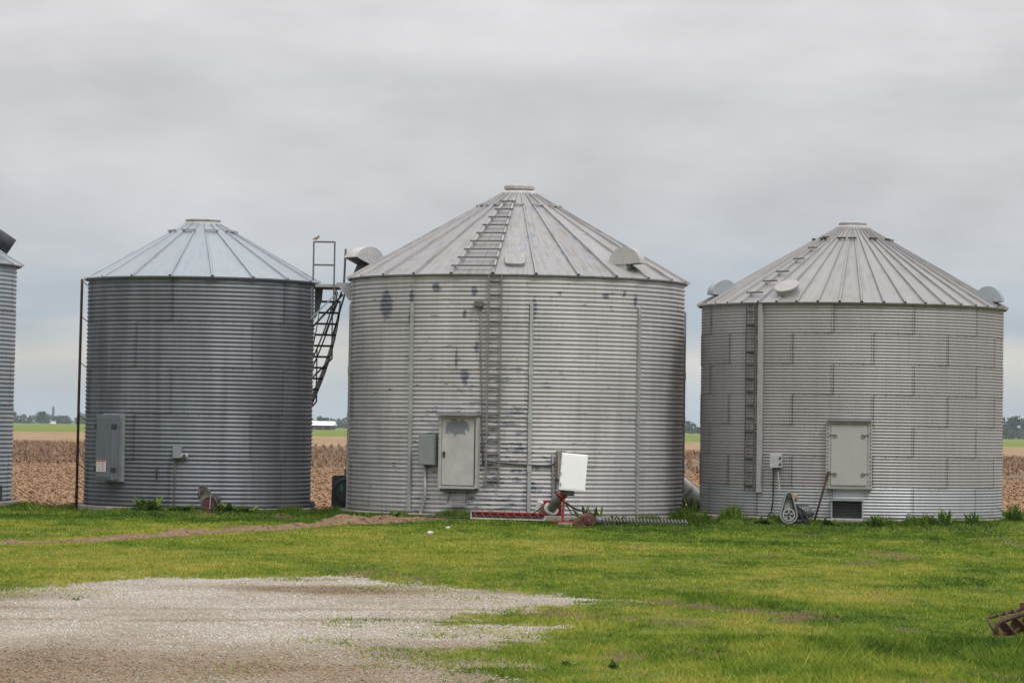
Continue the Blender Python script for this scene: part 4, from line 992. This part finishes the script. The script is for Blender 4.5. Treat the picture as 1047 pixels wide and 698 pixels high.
# bird on the stair rail
me = bpy.data.meshes.new('bird')
bv = [(-.10, 0, .05), (-.05, 0, .075), (0, 0, .085), (.035, 0, .115), (.05, 0, .145), (.075, 0, .147)]
me.from_pydata(bv, [(i, i + 1) for i in range(5)], [])
bo = link('bird', me, plain('tan_feathers', (.24, .17, .11), .8, 0, .3, 30)); sk = bo.modifiers.new('skin', 'SKIN')
for v, r_ in zip(me.skin_vertices[0].data, (.008, .026, .036, .03, .024, .005)): v.radius = (r_, r_)
me.skin_vertices[0].data[2].use_root = True
bo.modifiers.new('sub', 'SUBSURF').levels = 1
bo.location = Mz_l = Matrix.Rotation(LB.rotation_euler.z, 3, 'Z') @ (frame(84)[1] * (LR + .07) + frame(84)[0] * -.33 + Vector((0, 0, 6.41))) + Vector((LC[0], LC[1], 0))
tag(bo, 'small tan bird perched on the top rail of the stair', 'bird')
lm2 = MB()
for s in (-1, 1): lm2.tube([(.0, s * .012, .0), (.0, s * .012, .06)], .004, 5)
lm2.build('leg', plain('bird_leg', (.2, .12, .08)), bo)

# ------------------------------------------------------------------ weeds round the bins
LEAF = blade_mat('weed_leaf', (.035, .08, .014), (.075, .145, .024), (.16, .22, .045))
def weed(loc, n, L, w, label, rise=.7):
    V, F_, T = [], [], []
    for k in range(n):
        a = rnd.random() * 6.283; el = rise * (.35 + .75 * rnd.random()); ll = L * (.6 + .5 * rnd.random()); ww = w * (.7 + .5 * rnd.random())
        dh = Vector((math.cos(a), math.sin(a), 0)); sd = Vector((-math.sin(a), math.cos(a), 0)); base = Vector((rnd.uniform(-.5, .5) * L * .7, rnd.uniform(-.3, .3) * L, 0))
        k0 = len(V); tn = rnd.random()
        for i, (f, q) in enumerate(((0, .12), (.35, .8), (.7, .9), (1, .06))):
            h = math.sin(el) * ll * f * (1.25 - .45 * f); c = base + dh * (math.cos(el) * ll * f) + Vector((0, 0, h))
            V += [c - sd * ww * q / 2, c + sd * ww * q / 2 + Vector((0, 0, .01))]; T += [tn, tn]
        F_ += [(k0 + 2 * i, k0 + 2 * i + 1, k0 + 2 * i + 3, k0 + 2 * i + 2) for i in range(3)]
    o = raw('weed', np.array([tuple(v) for v in V]), np.array(F_), LEAF, None, dict(tint=np.array(T))); o.location = (loc[0], loc[1], float(ground_z(np.array([loc[0]]), np.array([loc[1]]))[0]) - .01)
    tag(o, label, 'weed', 'leafy weeds growing along the bin foundations')
weed((-8.22, 76.3, 0), 46, .48, .16, 'broad-leaved weed growing left of the rusty pulley guard', .9)
weed((-7.5, 76.2, 0), 30, .32, .12, 'low broad-leaved weed just left of the rusty pulley guard')
weed((-6.45, 76.2, 0), 36, .38, .13, 'broad-leaved weed just right of the rusty pulley guard', .9)
weed((-5.95, 76.25, 0), 26, .30, .10, 'leafy weed second to the right of the rusty pulley guard')
weed((-2.55, 74.3, 0), 34, .30, .09, 'leafy weed beside the grey conduit of the largest bin', .9)
weed((1.85, 73.6, 0), 30, .60, .07, 'tall thin weed beside the white shield box', 1.25)
weed((2.45, 73.9, 0), 34, .36, .08, 'bushy weed between the shield box and the loose auger shaft', 1.0)
weed((4.45, 77.6, 0), 60, .70, .08, 'tall weed in the gap before the pale slanting tube', 1.25)
weed((8.1, 73.15, 0), 44, .36, .05, 'weed before the floor opening of the right bin', 1.2)
weed((9.6, 73.4, 0), 44, .50, .05, 'tall grassy weed before the right part of the right bin', 1.3)
weed((10.3, 73.8, 0), 30, .36, .05, 'weed near the right corner of the right bin', 1.25)
weed((11.55, 75.4, 0), 44, .5, .06, 'tall weed beside the pad at the far right', 1.25)
weed((5.6, 73.3, 0), 34, .26, .08, 'low weed left of the grey belt drive', .9)
weed((7.05, 73.2, 0), 30, .26, .07, 'low weed right of the grey belt drive', .9)
weed((.95, 29.6, 0), 26, .12, .03, 'pale upright weed in the near grass right of the gravel', 1.2)
weed((.55, 29.9, 0), 18, .10, .045, 'low round-leaved weed at the near gravel edge', .7)
weed((-5.05, 39.3, 0), 10, .09, .02, 'tiny lone weed standing on the bare gravel', 1.2)
# taller grass against the foundations
V, T = [], []
for (c_, R_, a0, a1) in ((LC, LR + .22, -100, 100), (MC, MR + .25, -95, 95), (RC, RR + .36, -100, 100), (FC, FR + .25, 0, 110)):
    n = int(R_ * 2600); ph = np.radians(rng.uniform(a0, a1, n)); r_ = R_ + np.abs(rng.normal(0, .16, n)); th = math.atan2(-c_[0], c_[1]) * 0
    x = c_[0] + r_ * np.sin(ph); y = c_[1] - r_ * np.cos(ph); cl_ = fbm(x * 1.6, y * 1.6, 5, 3)
    h = (.05 + .15 * sstep(cl_, .45, .75) * (1.9 if c_ is RC else 1.0 if c_ is MC else .5)) * (.5 + .8 * rng.random(n)); tint = np.clip(.18 + rng.normal(0, .14, n) + .2 * (cl_ - .5), 0, 1)
    v_, t_ = blades(x, y, ground_z(x, y), h, .02 + .014 * rng.random(n), tint, .6); V.append(v_); T.append(t_)
V = np.concatenate(V); T = np.concatenate(T)
raw('foundation_grass', V, np.arange(len(V)).reshape(-1, 3), BLADE, 'stuff', dict(tint=T))

# ------------------------------------------------------------------ far things
TREE = blade_mat('far_leaf', (.016, .042, .02), (.034, .07, .028), (.06, .10, .038))
BARK = plain('bark', (.07, .055, .045), .9)
def crown_pts(cx, cy, h, w, n, base=.18):
    """leaf quads gathered in clumps through an uneven crown"""
    k = 9; cl_ = [(rng.uniform(-.32, .32) * w, rng.uniform(-.32, .32) * w, h * rng.uniform(base + .12, .84), w * rng.uniform(.16, .30)) for _ in range(k)]
    V, T = [], []
    for (ax, ay, az, ar) in cl_ + ([(0, 0, h * .16, w * .42)] if base < .05 else []):
        m = n // k; u = rng.normal(size=(m, 3)); u /= np.linalg.norm(u, axis=1)[:, None]; p = u * (rng.random((m, 1)) ** .4) * ar * np.array([1, 1, .8]) + np.array([cx + ax, cy + ay, az])
        p[:, 2] = np.clip(p[:, 2], .02 * h, h)
        s = w * .075 * (.6 + .8 * rng.random((m, 1))); d1 = rng.normal(size=(m, 3)); d1 /= np.linalg.norm(d1, axis=1)[:, None]; d2 = np.cross(d1, rng.normal(size=(m, 3))); d2 /= np.linalg.norm(d2, axis=1)[:, None]
        V.append(np.stack([p - d1 * s, p + d2 * s, p + d1 * s, p - d2 * s], 1).reshape(-1, 3)); T.append(np.repeat(np.clip(.45 + rng.normal(0, .2, m) + (u[:, 2]) * .1, 0, 1), 4))
    return np.concatenate(V), np.concatenate(T)
def woods(name, x0, x1, y, hmin, hmax, step, n, depth=40):
    V, T = [], []; x = x0
    while x < x1:
        h = rng.uniform(hmin, hmax) * (.75 + .5 * vnoise(np.array([x / 40.]), np.array([1.2]), 3)[0]); w = h * rng.uniform(.8, 1.15)
        v_, t_ = crown_pts(x, y + rng.uniform(0, depth), h, w, n, .0); V.append(v_); T.append(np.clip(t_ + rng.normal(0, .12), 0, 1)); x += step * rng.uniform(.6, 1.3)
    V = np.concatenate(V); T = np.concatenate(T); return raw(name, V, np.arange(len(V)).reshape(-1, 4), TREE, 'stuff', dict(tint=T))
woods('distant_woods', -620, 330, 2620, 5.8, 8.4, 2.9, 150, 60)
woods('distant_hedge', -620, 330, 2590, 3.8, 6.2, 1.7, 60, 10)
woods('right_woods', 330, 640, 2300, 11, 16, 4.0, 220)
woods('right_hedge', 330, 640, 2280, 5, 8, 3.0, 80, 10)
def tree(x, y, h, w, n, label):
    e = empty('tree', (x, y, 0), 0, label=label, cat='tree')
    e['group'] = 'single trees on the horizon'
    v, t_ = crown_pts(0, 0, h, w, n, .12)
    o = raw('crown', v, np.arange(len(v)).reshape(-1, 4), TREE, None, dict(tint=t_)); o.parent = e
    b_ = MB(); b_.tube([(0, 0, -.1), (0, 0, h * .25), (.02 * w, 0, h * .6)], w * .045, 7, True, w * .02)
    for s in (-1, 1): b_.tube([(0, 0, h * .25), (s * w * .18, 0, h * .55)], w * .025, 6, True, w * .012)
    b_.build('trunk', BARK, e)
tree(-101.5, 1800, 7.2, 6.6, 300, 'round dark tree left of the long white shed')
tree(125, 2300, 9.5, 8, 260, 'taller tree on the horizon between the two bins on the right')
tree(133, 2330, 7.0, 7, 220, 'lower tree on the horizon close to the pale tube and right bin')
tree(-384, 2560, 9.8, 10, 260, 'tallest round tree in the gap left of the thin pole')
tree(-359, 2560, 8.8, 12, 260, 'wide tree in the gap, nearest the thin pole')
# white shed
sd = empty('machine_shed', (-86.5, 1500, 0), R(-8), label='long white machine shed far off behind the fields', cat='shed')
MB().box((0, 0, 1.1), (15, 8, 2.2)).build('wall', plain('shed_wall', (.10, .095, .09), .7), sd)
MB().prism([(-4.4, 2.1), (0, 3.9), (4.4, 2.1), (4.4, 1.95), (-4.4, 1.95)], (-8.2, 0, 0), (0, 1, 0), (0, 0, 1), (16.4, 0, 0)).build('roof', WHITE, sd)
MB().box((-7.0, -4.03, 1.1), (2.6, .1, 2.1)).build('end_panel', WHITE, sd)
for k in range(3): MB().box((-2.6 + 4 * k, -4.06, .95), (3.0, .1, 1.8)).build('shed_bay', BLACK, sd)
sh2 = empty('farm_hut', (-103.5, 1560, 0), 0, label='low grey hut left of the long white shed', cat='hut')
MB().box((0, 0, .7), (9, 5, 1.4)).build('wall', plain('hut_wall', (.30, .30, .31), .7), sh2)
MB().prism([(-2.8, 1.4), (0, 2.1), (2.8, 1.4)], (-4.8, 0, 0), (0, 1, 0), (0, 0, 1), (9.6, 0, 0)).build('roof', plain('hut_roof', (.22, .23, .25), .6), sh2)
sh3 = empty('fuel_tank', (-93.6, 1500, 0), 0, label='small yellow tank beside the long white shed', cat='tank')
MB().lathe([(0, 0), (.8, 0), (.8, 2.4), (0, 2.4)], (-1.2, 0, 1.1), (1, 0, 0), 16).build('tank_shell', plain('yellow_paint', (.50, .38, .07), .5), sh3)
for s in (-1, 1): MB().box((s * .8, 0, .2), (.2, 1.2, .5)).build('tank_leg', DARKSTEEL, sh3)
# grain elevator on the horizon
el = empty('grain_elevator', (-382, 2850, 0), 0, label='hazy grain elevator towers on the horizon left of the thin pole', cat='grain elevator')
em = plain('far_concrete', (.12, .13, .15), .8)
MB().box((-9, 0, 6.8), (1.8, 3, 13.6)).build('head_house', em, el)
MB().box((-9, 0, 14.2), (.8, 1, 1.6)).build('leg_tower', em, el)
for k in range(3): MB().lathe([(0, 0), (1.5, 0), (1.5, 9.5 - k), (0, 10.5 - k)], (14 + 3.2 * k, 0, 0), (0, 0, 1), 18).build('silo', em, el)
MB().box((43, 0, 5.8), (1.6, 2, 11.6)).build('leg_tower', em, el)
fh = empty('farmhouse', (-340, 2480, 0), 0, label='tiny pale farmhouse before the distant woods', cat='house')
MB().box((0, 0, .7), (3.6, 3, 1.4)).build('wall', WHITE, fh)
MB().prism([(-1.7, 1.4), (0, 2.3), (1.7, 1.4)], (-2, 0, 0), (0, 1, 0), (0, 0, 1), (4, 0, 0)).build('roof', plain('hut_roof', (.2, .2, .2)), fh)

# ------------------------------------------------------------------ haze
hm = bpy.data.materials.new('haze'); hm.use_nodes = True; hn = hm.node_tree; hn.nodes.remove(hn.nodes['Principled BSDF'])
pv_ = hn.nodes.new('ShaderNodeVolumePrincipled'); pv_.inputs['Color'].default_value = (.80, .88, .97, 1); pv_.inputs['Density'].default_value = .00009; pv_.inputs['Anisotropy'].default_value = .1
hn.links.new(pv_.outputs[0], hn.nodes['Material Output'].inputs['Volume'])
hz = MB().box((0, 1330, 11.9), (6200, 3560, 26.6)).build('haze', hm); hz['kind'] = 'stuff'
